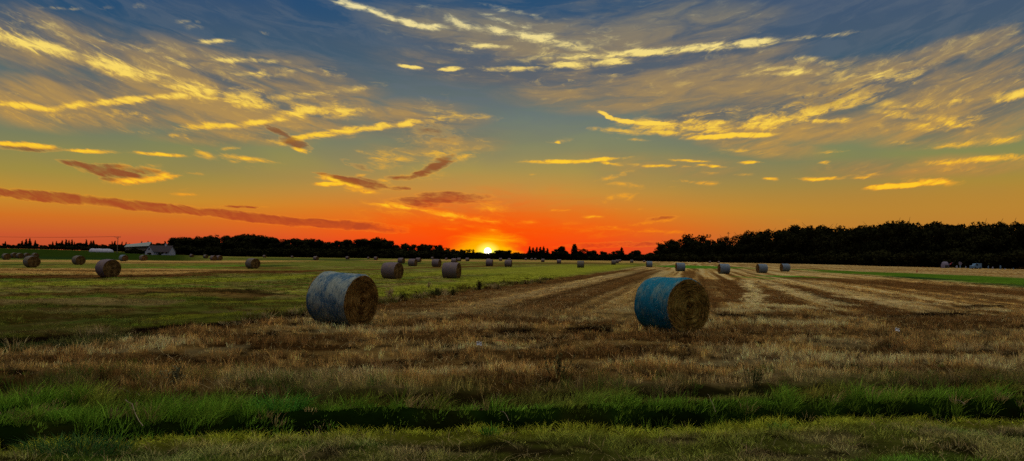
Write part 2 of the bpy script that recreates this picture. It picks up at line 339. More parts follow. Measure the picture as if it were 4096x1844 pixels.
# ------------------------------------------------------------------ blades
def blades(name, P, H, Wd, lean, colour, mat, seg=2):
    """P n x 2 roots, H heights, Wd widths, lean n x 2 tip offset in units of height, colour n x 3"""
    n = len(P); z0 = ground_z(P[:, 0], P[:, 1]) - 0.01
    th = rng.uniform(0, math.pi, n); dx = np.cos(th) * Wd / 2; dy = np.sin(th) * Wd / 2
    def ring(f, wf):
        cx = P[:, 0] + lean[:, 0] * H * f ** 1.6; cy = P[:, 1] + lean[:, 1] * H * f ** 1.6
        ln = np.hypot(lean[:, 0], lean[:, 1]); cz = z0 + H * (f - 0.25 * np.minimum(ln, 1.2) * f * f)
        return (np.stack([cx - dx * wf, cy - dy * wf, cz], 1), np.stack([cx + dx * wf, cy + dy * wf, cz], 1))
    a0, b0 = ring(0.0, 1.0); 
    if seg == 2:
        a1, b1 = ring(0.55, 0.8); t, _ = ring(1.0, 0.0)
        V = np.stack([a0, b0, a1, b1, t], 1).reshape(-1, 3); k = np.arange(n)[:, None] * 5
        F = np.concatenate([k + [[0, 1, 3]], k + [[0, 3, 2]], k + [[2, 3, 4]]], 0); per = 5
    else:
        t, _ = ring(1.0, 0.0); V = np.stack([a0, b0, t], 1).reshape(-1, 3); k = np.arange(n)[:, None] * 3
        F = k + [[0, 1, 2]]; per = 3
    me = mesh_np(name, V, F, mat)
    col = np.ones((len(V), 4), np.float32); col[:, :3] = np.repeat(np.clip(colour, 0, .9), per, 0)
    at_ = me.attributes.new('albedo', 'FLOAT_COLOR', 'POINT'); at_.data.foreach_set('color', col.ravel())
    return link(name, me)
def scatter(y0, y1, dens, half=0.70):
    """random ground points seen between two distances, density per m2 as a function of distance"""
    out = []
    edges = np.geomspace(y0, y1, 14)
    for a, b in zip(edges[:-1], edges[1:]):
        w = half * b + .5; n = int(dens((a + b) / 2) * (b - a) * 2 * w)
        out.append(np.stack([rng.uniform(-w, w, n), rng.uniform(a, b, n)], 1))
    return np.concatenate(out)
def jitter(c, lo=.7, hi=1.3, hue=.10):
    f = rng.uniform(lo, hi, (len(c), 1)); return c * f * (1 + rng.uniform(-hue, hue, c.shape))

def left_of(P): return P[:, 0] < bound_x(P[:, 1])
def tufts(P, k, r, hgt, col, wid, spread=.35, upright=.15, jit=(.7, 1.3), tj=(.75, 1.25)):
    """every root of P becomes a tuft of k blades; hgt, col, wid belong to the tuft"""
    n = len(P); ix = np.repeat(np.arange(n), k); m = len(ix)
    a = rng.uniform(0, 2 * math.pi, m); q = np.sqrt(rng.random(m)); rr = (r[ix] if isinstance(r, np.ndarray) else r) * q
    off = np.stack([np.cos(a) * rr, np.sin(a) * rr], 1)
    lean = np.stack([np.cos(a), np.sin(a)], 1) * (q * spread)[:, None] + rng.normal(0, upright, (m, 2))
    H = hgt[ix] * rng.uniform(.55, 1.1, m); c = (col * rng.uniform(tj[0], tj[1], (n, 1)))[ix] * rng.uniform(jit[0], jit[1], (m, 1)) * (1 + rng.uniform(-.08, .08, (m, 3)))
    return P[ix] + off, H, wid[ix] * rng.uniform(.7, 1.3, m), lean, c
def cat(parts): return [np.concatenate(x) for x in zip(*parts)]
def patch(P, sx, sy, seed, lo, hi): return sstep(lo, hi, fbm(P[:, 0] * sx, P[:, 1] * sy, seed))
def plant():
    # ---- verge: mown grass in lumps with cut straw lying over it
    P = scatter(5.6, 10.8, lambda y: 95); d1 = P[:, 1] - ditch_y(P[:, 0]) - 0.0; k = d1 < -.06; P, d1 = P[k], d1[k]
    lump = patch(P, 1.5, 2.6, 191, .40, .58); k = (rng.random(len(P)) < .45 + .55 * lump) | (d1 > -.6); P, d1, lump = P[k], d1[k], lump[k]
    c = field_colour(P[:, 0], P[:, 1]); n = len(P); st = patch(P, .9, 2.0, 195, .50, .60) * (d1 < -.6); c = mixc(c, C['pale'] * .62, st * .4)
    edge = sstep(-.55, -.3, d1); h = .035 + .055 * lump + .06 * edge * rng.uniform(.4, 1.3, n)
    p1 = tufts(P, 22, .075, h, c * 2.0, np.full(n, .0055), .9, .35, tj=(.55, 1.3))
    Q = scatter(5.6, 10, lambda y: 130); d = Q[:, 1] - ditch_y(Q[:, 0]); Q = Q[(d < -.5)]; Q = Q[rng.random(len(Q)) < .25 + .75 * patch(Q, .9, 2.0, 195, .48, .6)]; n = len(Q)
    lying = (Q, rng.uniform(.06, .14, n), np.full(n, .005), rng.normal(0, 1.3, (n, 2)), jitter(np.broadcast_to(C['pale'] * .7, (n, 3)), .4, 1.2))
    o = blades('verge_grass', *[cat([p1, lying])[i] for i in range(5)], M_BLADE); tag(o, 'short mown grass with straw bits along the bottom edge of the view', 'grass', kind='stuff')
    # ---- long green grass on the far bank of the ditch
    P = scatter(8.2, 13.8, lambda y: 85); d1 = P[:, 1] - ditch_y(P[:, 0]); d2 = P[:, 1] - dip2_y(P[:, 0]); k = (d1 > .12) & (d2 < -.12); P, d1, d2 = P[k], d1[k], d2[k]
    lump = patch(P, 1.1, 1.8, 201, .36, .58); top = sstep(.50, .85, d1); lf = 1 - sstep(-2.5, .5, P[:, 0]); k = rng.random(len(P)) < (.30 + .45 * lf + .70 * top) * (.62 + .38 * lump); P, d1, lump, top = P[k], d1[k], lump[k], top[k]; n = len(P)
    c = field_colour(P[:, 0], P[:, 1]); lf = 1 - sstep(-2.5, .5, P[:, 0]); c = mixc(C['green'] * (.45 + .5 * lf)[:, None] * np.ones((n, 3)), c, top)
    c = mixc(c, C['lime'] * .6, np.full(n, .30)); dry = rng.random(n) < .07; c[dry] = C['ochre'] * .8
    h = (.09 + .19 * lump) * rng.uniform(.7, 1.25, n) * (.6 + .4 * top)
    p1 = tufts(P, 20, .075, h, c * 2.0, np.full(n, .0075), .75, .22, tj=(.45, 1.35)); p1[3][:] += [[.28, -.10]]
    o = blades('ditch_grass', *p1, M_BLADE); tag(o, 'band of long green grass on the far bank of the dark ditch', 'grass', kind='stuff')
    # ---- weeds between ditch and stubble
    P = scatter(8.8, 17, lambda y: 60); d2 = P[:, 1] - dip2_y(P[:, 0]); k = (d2 > -.25) & (d2 < 2.0); P, d2 = P[k], d2[k]
    lump = patch(P, 1.0, 1.5, 211, .38, .58); k = rng.random(len(P)) < .22 + .78 * lump; P, d2, lump = P[k], d2[k], lump[k]; n = len(P)
    c = field_colour(P[:, 0], P[:, 1]); g = rng.random(n) < .3; c[g] = mixc(c[g], C['green'], np.full(g.sum(), .6)); t = rng.random(n) < .25; c[t] = C['ochre'] * .9
    h = (.07 + .14 * lump) * rng.uniform(.7, 1.3, n)
    o = blades('dry_weeds', *tufts(P, 18, .06, h, c * 1.25, np.full(n, .006), .6, .25, tj=(.5, 1.3)), M_BLADE); tag(o, 'thin brown and olive weeds between the ditch and the stubble', 'weeds', kind='stuff')
    # ---- stubble
    P = scatter(10, 70, lambda y: 56 * (16 / max(y, 16)) ** 1.5); d2 = P[:, 1] - dip2_y(P[:, 0]); P = P[(d2 > .5) & ~left_of(P)]
    far = sstep(22, 34, P[:, 1]); s_ = rows(P[:, 0], P[:, 1])
    # the drill rows: roots pulled to lines 0.33 m apart beyond the headland
    sr = np.round(s_ / .33) * .33; P = P + ((sr - s_) * far * .8)[:, None] * np.array([[RD.y, -RD.x]])
    lump = patch(P, .9, 1.3, 221, .38, .56); gap = patch(P, .55, .9, 225, .52, .62); k = rng.random(len(P)) < (.42 + .58 * lump) * (1 - .4 * gap * (1 - far)); P, lump = P[k], lump[k]; n = len(P)
    c = field_colour(P[:, 0], P[:, 1]); c = mixc(c, C['straw'], np.full(n, .15)); sc = np.clip(P[:, 1] / 17, 1, 2.6)
    h = (.08 + .09 * lump) * rng.uniform(.6, 1.3, n) * (1 - .55 * sstep(20, 34, P[:, 1]))
    p1 = tufts(P, 11, .05 * sc, h, c * 2.0, .0085 * sc, .40, .16, tj=(.45, 1.4))
    Q = scatter(10, 45, lambda y: 90 * (16 / max(y, 16)) ** 1.7); d2 = Q[:, 1] - dip2_y(Q[:, 0]); Q = Q[(d2 > .5) & ~left_of(Q)]
    Q = Q[rng.random(len(Q)) < .15 + .85 * patch(Q, .7, 1.1, 229, .46, .6)]; n = len(Q)
    lying = (Q, rng.uniform(.07, .18, n), .0055 * np.clip(Q[:, 1] / 17, 1, 2.6), rng.normal(0, 1.1, (n, 2)), jitter(np.broadcast_to(C['pale'], (n, 3)), .4, 1.15))
    o = blades('stubble', *cat([p1, lying]), M_STRAW); tag(o, 'cut straw stubble covering the field round the two big bales', 'stubble', kind='stuff')
    # ---- meadow
    P = scatter(13, 80, lambda y: 40 * (16 / max(y, 16)) ** 1.5); P = P[left_of(P)]
    lump = patch(P, .8, 1.2, 231, .38, .56); k = rng.random(len(P)) < .28 + .72 * lump; P, lump = P[k], lump[k]; n = len(P); sc = np.clip(P[:, 1] / 17, 1, 2.6)
    c = field_colour(P[:, 0], P[:, 1])
    o = blades('meadow_grass', *tufts(P, 16, .06 * sc, (.03 + .07 * lump) * rng.uniform(.6, 1.3, n), c * 1.35, .0065 * sc, .8, .3, tj=(.6, 1.3)), M_BLADE)
    tag(o, 'short yellow green meadow grass left of the stubble', 'grass', kind='stuff')
    # ---- seeding grass along the meadow margin
    P = []
    for _ in range(420):
        y = random.uniform(13, 64); P.append((float(bound_x(y)) - abs(random.gauss(0, .35 + y * .012)), y))
    P = np.array(P); k = rng.random(len(P)) < np.clip((fbm(P[:, 1] * .45, P[:, 0] * .3, 241) - .40) * 5, .04, 1); P = P[k]; n = len(P)
    c = np.broadcast_to(C['olive'], (n, 3)).copy(); t = rng.random(n) < .35; c[t] = C['pale'] * .9; t = rng.random(n) < .3; c[t] = C['brown'] * .5
    o = blades('margin_grass', *tufts(P, 26, np.full(n, .14), rng.uniform(.10, .34, n), c, np.full(n, .010) * np.clip(P[:, 1] / 22, 1, 2), .6, .22), M_BLADE)
    tag(o, 'loose line of seeding grass along the edge of the meadow', 'grass', kind='stuff')
plant()
def grass_clump(x, y, rad, hgt, col, label, k=420, w=.009):
    gx, gy = gpt(x, y); n = k; a = rng.uniform(0, 6.283, n); q = np.sqrt(rng.random(n)) * rad
    P = np.stack([gx + np.cos(a) * q * 1.3, gy + np.sin(a) * q * .7], 1); ln = np.stack([np.cos(a), np.sin(a)], 1) * .7 + rng.normal(0, .45, (n, 2))
    c = jitter(np.broadcast_to(np.array(col), (n, 3)), .35, 1.8)
    o = blades('grass_clump', P, rng.uniform(.4, 1, n) * hgt, np.full(n, w), ln, c, M_BLADE); tag(o, label, 'grass clump', 'grass clumps in the foreground')
grass_clump(300, 1800, .36, .17, (.045, .11, .025), 'big dark blue green clump of coarse blades at the lower left', 620, .007)
grass_clump(120, 1750, .22, .24, (.06, .17, .03), 'green coarse clump at the left edge above the lower left clump', 350)
grass_clump(1960, 1735, .06, .15, (.08, .19, .02), 'small bright green upright tuft on the ditch edge at centre', 90)
grass_clump(3120, 1722, .08, .14, (.14, .24, .03), 'small yellow green tuft on the ditch edge right of centre', 90)
grass_clump(1120, 1640, .20, .30, (.08, .24, .03), 'brightest green leaning clump in the green band left of centre', 300)
# grass_clump(2420, 1650, .20, .30, (.06, .19, .02), 'dark green leaning clump in the green band right of centre', 300)

# ------------------------------------------------------------------ tall weed plants by the meadow edge
def weed_plant(x, y, hgt, spread, label, col, n=60, name='weed_plant'):
    gx, gy = gpt(x, y); root = empty(name, (gx, gy, gz(gx, gy))); tag(root, label, 'weed', 'tall weeds on the meadow edge')
    m = noise_col('weed_stem', tuple(c * .7 for c in col), col, 20)
    s = MB(); l = MB()
    for k in range(n):
        a = random.uniform(0, 6.28); r = abs(random.gauss(0, spread * .45)); h = hgt * random.uniform(.45, 1)
        b = Vector((math.cos(a) * r * .4, math.sin(a) * r * .4, -.02)); t = Vector((math.cos(a) * r + .1 * h, math.sin(a) * r, h))
        s.tube(b, t, .006, .003, 4, False)
        for q in range(7):
            f = random.uniform(.35, 1.05); c = b.lerp(t, f); u = Vector((random.gauss(0, 1), random.gauss(0, 1), random.gauss(.4, .7))).normalized() * random.uniform(.03, .08)
            w = u.orthogonal().normalized() * .012; l.add([c - w, c + w, c + u], [(0, 1, 2)])
    b0 = len(s.v); s.add(l.v, l.f); s.build('foliage', m, root)
    return root
weed_plant(1916, 1162, .50, .22, 'tallest dark bushy weed standing alone on the meadow edge below the sun', (.05, .035, .015), 70)
weed_plant(1555, 1190, .42, .30, 'pale feathery grass clump right of the left big bale', (.42, .30, .14), 50)
weed_plant(1610, 1195, .30, .30, 'low dark weed clump just right of the pale feathery clump', (.05, .06, .015), 40)
weed_plant(1745, 1182, .34, .55, 'wide dark weed clump in front of the bale under the low trees', (.05, .055, .015), 80)
weed_plant(1810, 1180, .34, .35, 'dark ragged weed between the wide clump and the tallest weed', (.06, .055, .015), 45)
weed_plant(1990, 1158, .26, .6, 'low brown weeds just right of the tallest weed', (.12, .08, .03), 60)
weed_plant(2160, 1132, .24, .8, 'brown low weeds farthest along the meadow edge', (.12, .09, .03), 60)
weed_plant(1715, 1150, .32, .25, 'pale seeding grass tuft in the meadow before the round bale', (.42, .32, .14), 40)
weed_plant(2230, 1520, .36, .30, 'dark ragged weed in the middle of the foreground behind the green band', (.09, .08, .03), 14)
# weed_plant(2280, 1555, .30, .30, 'dark low weed just in front of the ragged middle weed', (.035, .04, .012), 35)
weed_plant(3010, 1535, .34, .30, 'dark weed right of centre at the back of the green band', (.08, .08, .025), 12)
# weed_plant(2440, 1560, .26, .25, 'small dark weed between the two foreground dark weeds', (.04, .045, .012), 30)
weed_plant(700, 1530, .24, .30, 'pale dry weed standing at the left of the foreground', (.16, .15, .07), 12)

# fallen straws and litter
def litter():
    m1 = noise_col('dry_straw', (.16, .12, .08), (.30, .23, .16), 30)
    def straw(x0, y0, x1, y1, r, label, arch=.05):
        a = gpt(x0, y0); b = gpt(x1, y1); s = MB(); pts = []
        for k in range(6):
            t = k / 5; x = a[0] + (b[0] - a[0]) * t; y = a[1] + (b[1] - a[1]) * t
            pts.append(Vector((x, y, max(gz(x, y), -.1) + .12 + arch * math.sin(t * 3.14))))
        for p, q in zip(pts[:-1], pts[1:]): s.tube(p, q, r, r * .9, 6)
        o = s.build('straw_stalk', m1); tag(o, label, 'straw', 'fallen straw stalks in the foreground')
    straw(500, 1640, 572, 1712, .0035, 'thick pale broken stalk lying in the left foreground grass', .02)
    straw(475, 1558, 560, 1620, .002, 'thin pale stalk leaning above the thick broken stalk', .04)
    straw(2000, 1655, 2036, 1690, .0022, 'thin pale stalk lying across the dark ditch at centre', .04)
    straw(2830, 1612, 2862, 1655, .0022, 'curved pale stalk in the ditch right of centre', .06)
    straw(3820, 1608, 3860, 1624, .0035, 'short pale stalk at the right end of the ditch', .02)
    m2 = noise_col('reddish_stalk', (.45, .13, .05), (.6, .22, .08), 30)
    a = gpt(1990, 1388); s = MB(); z = gz(*a) + .13
    s.tube((a[0] - .02, a[1], z), (a[0] + .12, a[1] + .02, z - .005), .007, .006, 6); s.tube((a[0] + .12, a[1] + .02, z - .005), (a[0] + .20, a[1], z - .05), .006, .003, 6)
    s.tube((a[0] + .10, a[1] + .02, z - .005), (a[0] + .10, a[1] + .02, z - .12), .004, .003, 6)
    tag(s.build('dry_leaf_stalk', m2), 'reddish orange dry stalk sticking out of the stubble near the centre', 'stalk')
    m3 = noise_col('pale_paper', (.6, .65, .66), (.75, .78, .78), 12)
    for (x, y, sz, lb) in [(1916, 1409, .045, 'small white scrap of litter on the stubble near the reddish stalk'), (3590, 1346, .05, 'small white blue scrap of litter on the stubble at the right')]:
        a = gpt(x, y); z = gz(*a) + .12; s = MB()
        vs = [(a[0] + i * sz * .7 - sz, a[1] + .02 * ((i * j) % 2), z + j * sz * .7 + .01 * math.sin(i * 2)) for j in range(3) for i in range(4)]
        s.add(vs, [(j * 4 + i, j * 4 + i + 1, j * 4 + i + 5, j * 4 + i + 4) for j in range(2) for i in range(3)])
        o = s.build('litter_scrap', m3); md = o.modifiers.new('thick', 'SOLIDIFY'); md.thickness = .004; tag(o, lb, 'litter', 'scraps of litter on the field')
litter()

# ------------------------------------------------------------------ bales
def wrap_material(name, base, straw, straw_amt=.45, band=0):
    """net wrap over straw: object X is the bale's axis"""
    m, nt, b = new_mat(name); L = nt.links.new
    tc = nd(nt, 'ShaderNodeTexCoord'); 
    def noise(scale, st, det=6, dist=0):
        mp = nd(nt, 'ShaderNodeMapping'); mp.inputs['Scale'].default_value = st; L(tc.outputs['Object'], mp.inputs[0])
        n = nd(nt, 'ShaderNodeTexNoise'); n.inputs['Scale'].default_value = scale; n.inputs['Detail'].default_value = det; n.inputs['Distortion'].default_value = dist
        n.inputs['Roughness'].default_value = .7; L(mp.outputs[0], n.inputs['Vector']); return n.outputs['Fac']
    fine = noise(26, (2.4, .38, .38), 6, .9); blot = noise(3.2, (1, .7, .7), 5, .3)
    mu = nd(nt, 'ShaderNodeMath', operation='MULTIPLY_ADD'); L(fine, mu.inputs[0]); mu.inputs[1].default_value = .75; L(blot, mu.inputs[2])
    r = nd(nt, 'ShaderNodeMapRange', interpolation_type='SMOOTHSTEP'); r.inputs['From Min'].default_value = 1.12 - straw_amt * .6; r.inputs['From Max'].default_value = 1.32 - straw_amt * .6
    L(mu.outputs[0], r.inputs['Value'])
    mx = nd(nt, 'ShaderNodeMix', data_type='RGBA'); L(r.outputs[0], mx.inputs['Factor']); mx.inputs['A'].default_value = (*base, 1); mx.inputs['B'].default_value = (*straw, 1)
    fr = nd(nt, 'ShaderNodeMapRange'); fr.inputs['From Min'].default_value = .3; fr.inputs['From Max'].default_value = .7; fr.inputs['To Min'].default_value = .45; fr.inputs['To Max'].default_value = 1.3; L(fine, fr.inputs['Value'])
    sc = nd(nt, 'ShaderNodeVectorMath', operation='SCALE'); L(mx.outputs['Result'], sc.inputs[0]); L(fr.outputs[0], sc.inputs['Scale'])
    L(sc.outputs[0], b.inputs['Base Color'])
    bp = nd(nt, 'ShaderNodeBump'); bp.inputs['Strength'].default_value = .7; bp.inputs['Distance'].default_value = .02; L(fine, bp.inputs['Height']); L(bp.outputs[0], b.inputs['Normal'])
    b.inputs['Roughness'].default_value = .9
    return m
def face_material(name, c1, c2, c3):
    """rolled straw end: fibres run round the axis"""
    m, nt, b = new_mat(name); L = nt.links.new
    tc = nd(nt, 'ShaderNodeTexCoord'); sp = nd(nt, 'ShaderNodeSeparateXYZ'); L(tc.outputs['Object'], sp.inputs[0])
    an = nd(nt, 'ShaderNodeMath', operation='ARCTAN2'); L(sp.outputs[1], an.inputs[0]); L(sp.outputs[2], an.inputs[1])
    y2 = nd(nt, 'ShaderNodeMath', operation='MULTIPLY'); L(sp.outputs[1], y2.inputs[0]); L(sp.outputs[1], y2.inputs[1])
    r2 = nd(nt, 'ShaderNodeMath', operation='MULTIPLY_ADD'); L(sp.outputs[2], r2.inputs[0]); L(sp.outputs[2], r2.inputs[1]); L(y2.outputs[0], r2.inputs[2])
    rr = nd(nt, 'ShaderNodeMath', operation='SQRT'); L(r2.outputs[0], rr.inputs[0])
    spi = nd(nt, 'ShaderNodeMath', operation='MULTIPLY_ADD'); L(an.outputs[0], spi.inputs[0]); spi.inputs[1].default_value = .012; L(rr.outputs[0], spi.inputs[2])
    cb = nd(nt, 'ShaderNodeCombineXYZ'); m1 = nd(nt, 'ShaderNodeMath', operation='MULTIPLY'); L(spi.outputs[0], m1.inputs[0]); m1.inputs[1].default_value = 34
    L(m1.outputs[0], cb.inputs[0]); m2 = nd(nt, 'ShaderNodeMath', operation='MULTIPLY'); L(an.outputs[0], m2.inputs[0]); m2.inputs[1].default_value = 1.3; L(m2.outputs[0], cb.inputs[1])
    n = nd(nt, 'ShaderNodeTexNoise'); n.inputs['Scale'].default_value = 1.2; n.inputs['Detail'].default_value = 7; n.inputs['Roughness'].default_value = .7; n.inputs['Distortion'].default_value = .6; L(cb.outputs[0], n.inputs['Vector'])
    n2 = nd(nt, 'ShaderNodeTexNoise'); n2.inputs['Scale'].default_value = 4.2; n2.inputs['Detail'].default_value = 5; L(tc.outputs['Object'], n2.inputs['Vector'])
    su = nd(nt, 'ShaderNodeMath', operation='MULTIPLY_ADD'); L(n2.outputs['Fac'], su.inputs[0]); su.inputs[1].default_value = .9; L(n.outputs['Fac'], su.inputs[2])
    ra = nd(nt, 'ShaderNodeValToRGB'); e = ra.color_ramp.elements; e[0].position = .36; e[0].color = (*c1, 1); e[1].position = .60; e[1].color = (*c3, 1)
    q = ra.color_ramp.elements.new(.47); q.color = (*c2, 1)
    hv = nd(nt, 'ShaderNodeMath', operation='MULTIPLY'); L(su.outputs[0], hv.inputs[0]); hv.inputs[1].default_value = .5; L(hv.outputs[0], ra.inputs[0])
    L(ra.outputs[0], b.inputs['Base Color'])
    bp = nd(nt, 'ShaderNodeBump'); bp.inputs['Strength'].default_value = 1; bp.inputs['Distance'].default_value = .05; L(su.outputs[0], bp.inputs['Height']); L(bp.outputs[0], b.inputs['Normal'])
    b.inputs['Roughness'].default_value = 1
    return m
W_BLUE = wrap_material('blue_net_wrap', (.014, .145, .23), (.12, .21, .21), .46)
W_BLUE2 = wrap_material('blue_grey_net_wrap', (.05, .115, .19), (.24, .28, .25), .60)
W_GREY = wrap_material('grey_net_wrap', (.13, .125, .13), (.16, .125, .075), .5)
W_MAUVE = wrap_material('mauve_net_wrap', (.15, .12, .135), (.17, .13, .09), .4)
F_BROWN = face_material('straw_end', (.025, .012, .004), (.13, .065, .014), (.42, .25, .068))
F_FAR = face_material('dull_straw_end', (.02, .010, .004), (.10, .055, .018), (.26, .165, .06))
F_GOLD = face_material('golden_straw_end', (.03, .018, .006), (.14, .09, .017), (.38, .28, .07))

R_B, L_B = .65, 1.20
def bale_meshes(nseg, nl, seed, amp, wrap, face):
    """side surface and end surface; axis along object X, resting on z = 0 of its root"""
    rs = np.random.default_rng(seed)
    th = np.linspace(0, 2 * math.pi, nseg, endpoint=False); xs = np.linspace(-L_B / 2, L_B / 2, nl + 1)
    T, X = np.meshgrid(th, xs)
    n = fbm(np.cos(T) * 2.2 + X * 2 + 9, np.sin(T) * 2.2 + X * 1.4 + seed, seed, 5) - .5
    endr = np.clip((L_B / 2 - np.abs(X)) / .07, 0, 1); rnd = 1 - .045 * (1 - np.sqrt(np.clip(1 - (1 - endr) ** 2, 0, 1)))
    n_lo = fbm(np.cos(T) * .9 + 4, np.sin(T) * .9 + X * .8 + seed, seed + 3, 2) - .5
    R = R_B * (1.0 + .03 * np.sin(T) ** 2) * rnd + amp * n + .07 * n_lo
    Y = R * np.sin(T); Z = R * np.cos(T)
    Z = np.where(Z < -R_B * .93, -R_B * .93 - (-(Z) - R_B * .93) * .15, Z)   # settled flat underneath
    V = np.stack([X.ravel(), Y.ravel(), Z.ravel()], 1); m = nseg
    i = np.arange(nl)[:, None] * m; j = np.arange(m)[None, :]; j2 = (j + 1) % m
    F = np.stack([(i + j).ravel(), (i + j2).ravel(), (i + m + j2).ravel(), (i + m + j).ravel()], 1)
    side = mesh_np('bale_side', V, F, wrap, smooth=True)
    ends = []
    for sgn, row in ((-1, 0), (1, nl)):
        nr = max(3, nl); rim = np.stack([Y[row], Z[row]], 1); vv = []
        for k in range(nr, 0, -1):
            f = k / nr; p = rim * f; ang = th + f * 9
            bulge = .035 * (1 - f * f) + amp * .9 * (fbm(np.cos(th) * f * 3 + 3, np.sin(th) * f * 3, seed + 7 + row, 4) - .5) * (1 - (k == nr)) + .006 * math.sin(f * 34) * (f < .95)
            if f < .12: bulge = bulge - .05
            vv.append(np.stack([np.full(nseg, 0.) + sgn * (L_B / 2 + bulge), p[:, 0], p[:, 1]], 1))
        vv = np.concatenate(vv + [np.array([[sgn * (L_B / 2 - .03), 0, 0]])]); fs = []
        for k in range(nr - 1):
            a = k * nseg + np.arange(nseg); b = k * nseg + (np.arange(nseg) + 1) % nseg
            fs.append(np.stack([a, b, b + nseg, a + nseg], 1) if sgn > 0 else np.stack([b, a, a + nseg, b + nseg], 1))
        fs = np.concatenate(fs); me = bpy.data.meshes.new('bale_end'); last = (nr - 1) * nseg; c = len(vv) - 1
        tri = [(last + q, last + (q + 1) % nseg, c) if sgn > 0 else (last + (q + 1) % nseg, last + q, c) for q in range(nseg)]
        me.from_pydata(vv.tolist(), [], [tuple(map(int, f)) for f in fs] + tri); me.materials.append(face)
        me.polygons.foreach_set('use_smooth', [True] * len(me.polygons)); me.update(); ends.append(me)
    return side, ends
def whiskers(side_n, end_n, seed, wrapcol, facecol):
    """loose straws standing off the bale's surface"""
    rs = random.Random(seed); s = MB(); e = MB()
    def st(mb, p, nrm, ln, w):
        t = Vector((rs.gauss(0, 1), rs.gauss(0, 1), rs.gauss(0, 1))); t = (t - nrm * t.dot(nrm)).normalized()
        q = p + t * ln + nrm * ln * rs.uniform(.15, .8); o = t.cross(nrm).normalized() * w
        mb.add([p - o, p + o, q], [(0, 1, 2)])
    for _ in range(side_n):
        a = rs.uniform(0, 6.283); x = rs.uniform(-L_B / 2, L_B / 2); n = Vector((0, math.sin(a), math.cos(a)))
        st(s, n * R_B * .985 + Vector((x, 0, 0)), n, rs.uniform(.03, .09), .0025)
    for _ in range(side_n // 2):
        a = rs.uniform(0, 6.283); sg = rs.choice((-1, 1)); n = Vector((0, math.sin(a), math.cos(a))); t = Vector((0, math.cos(a), -math.sin(a))) * rs.choice((-1, 1))
        p = n * R_B * .95 + Vector((sg * L_B * .49, 0, 0)); q = p + t * rs.uniform(.04, .14) + n * rs.uniform(-.01, .06) + Vector((sg * rs.uniform(0, .05), 0, 0)); o = Vector((.003, 0, 0))
        e.add([p - o, p + o, q], [(0, 1, 2)])
    for _ in range(end_n):
        a = rs.uniform(0, 6.283); r = R_B * math.sqrt(rs.random()) * .99; sg = rs.choice((-1, 1)); n = Vector((sg, 0, 0))
        p = Vector((sg * (L_B / 2 + .012), math.sin(a) * r, math.cos(a) * r)); t = Vector((0, math.cos(a), -math.sin(a)))
        q = p + t * rs.uniform(.05, .16) * rs.choice((-1, 1)) + Vector((sg * rs.uniform(.01, .06), rs.gauss(0, .02), rs.gauss(0, .02))); o = t.cross(n) * .003
        e.add([p - o, p + o, q], [(0, 1, 2)])
    return s, e
BALES = []
def detailed_bale(x, y, ang, wrap, face, label, seed, ht, tilt=0):
    """x, y: pixel of the contact point; ang: direction of the axis from +X, degrees"""
    gx, gy = gpt(x, y); sc = ht / 1.3
    root = empty('straw_bale', (gx, gy, gz(gx, gy)), math.radians(ang), sc); tag(root, label, 'straw bale', 'round bales on the field')
    root.rotation_euler = (0, math.radians(tilt), math.radians(ang))
    side, ends = bale_meshes(120, 26, seed, .05, wrap, face)
    off = (0, 0, R_B * .93)
    a = link('net_wrap', side, root, off)
    for me in ends: link('end_face', me, root, off)
    s, e = whiskers(2200, 2200, seed, None, None)
    ms = noise_col('loose_straw', (.14, .17, .17), (.42, .38, .22), 40)
    m2 = noise_col('loose_straw_end', (.10, .05, .01), (.50, .30, .08), 30)
    q = s.build('loose_straw', ms, a); q2 = e.build('loose_straw', m2, [c for c in root.children if c.name.startswith('end_face')][1])
    q2.location = (0, 0, 0)
    return root
# left big bale, right big bale
detailed_bale(1364, 1298, -29, W_BLUE2, F_BROWN, 'big round bale with grey blue wrap left of centre at the meadow edge', 11, 1.32, 3.5)
detailed_bale(2686, 1321, -61, W_BLUE, F_GOLD, 'big round bale with bright blue wrap standing right of centre on the stubble', 23, 1.36)

# distant bales share meshes
PROTO = {}
def proto(kind):
    if kind not in PROTO:
        w, f = {'grey': (W_GREY, F_FAR), 'mauve': (W_MAUVE, F_FAR), 'blue': (wrap_material('dull_blue_net_wrap', (.13, .18, .24), (.18, .19, .18), .4), F_FAR)}[kind]
        PROTO[kind] = bale_meshes(40, 8, 31 + len(PROTO), .04, w, f)
    return PROTO[kind]
def far_bale(x0, x1, y0, y1, ang, kind, label, dist=None):
    """bale filling columns x0..x1, rows y0..y1 of the photograph; distance follows from its height"""
    h = y1 - y0; d = dist or F_PX * 1.3 / h; xc = (x0 + x1) / 2
    gx, gy = at(xc, d); sc = (h * d / F_PX) / 1.3; sc = min(max(sc, .8), 1.15)
    root = empty('straw_bale', (gx, gy, gz(gx, gy) - .01), math.radians(ang), sc); tag(root, label, 'straw bale', 'round bales on the field')
    side, ends = proto(kind); off = (0, 0, R_B * .93)
    link('net_wrap', side, root, off)
    for me in ends: link('end_face', me, root, off)
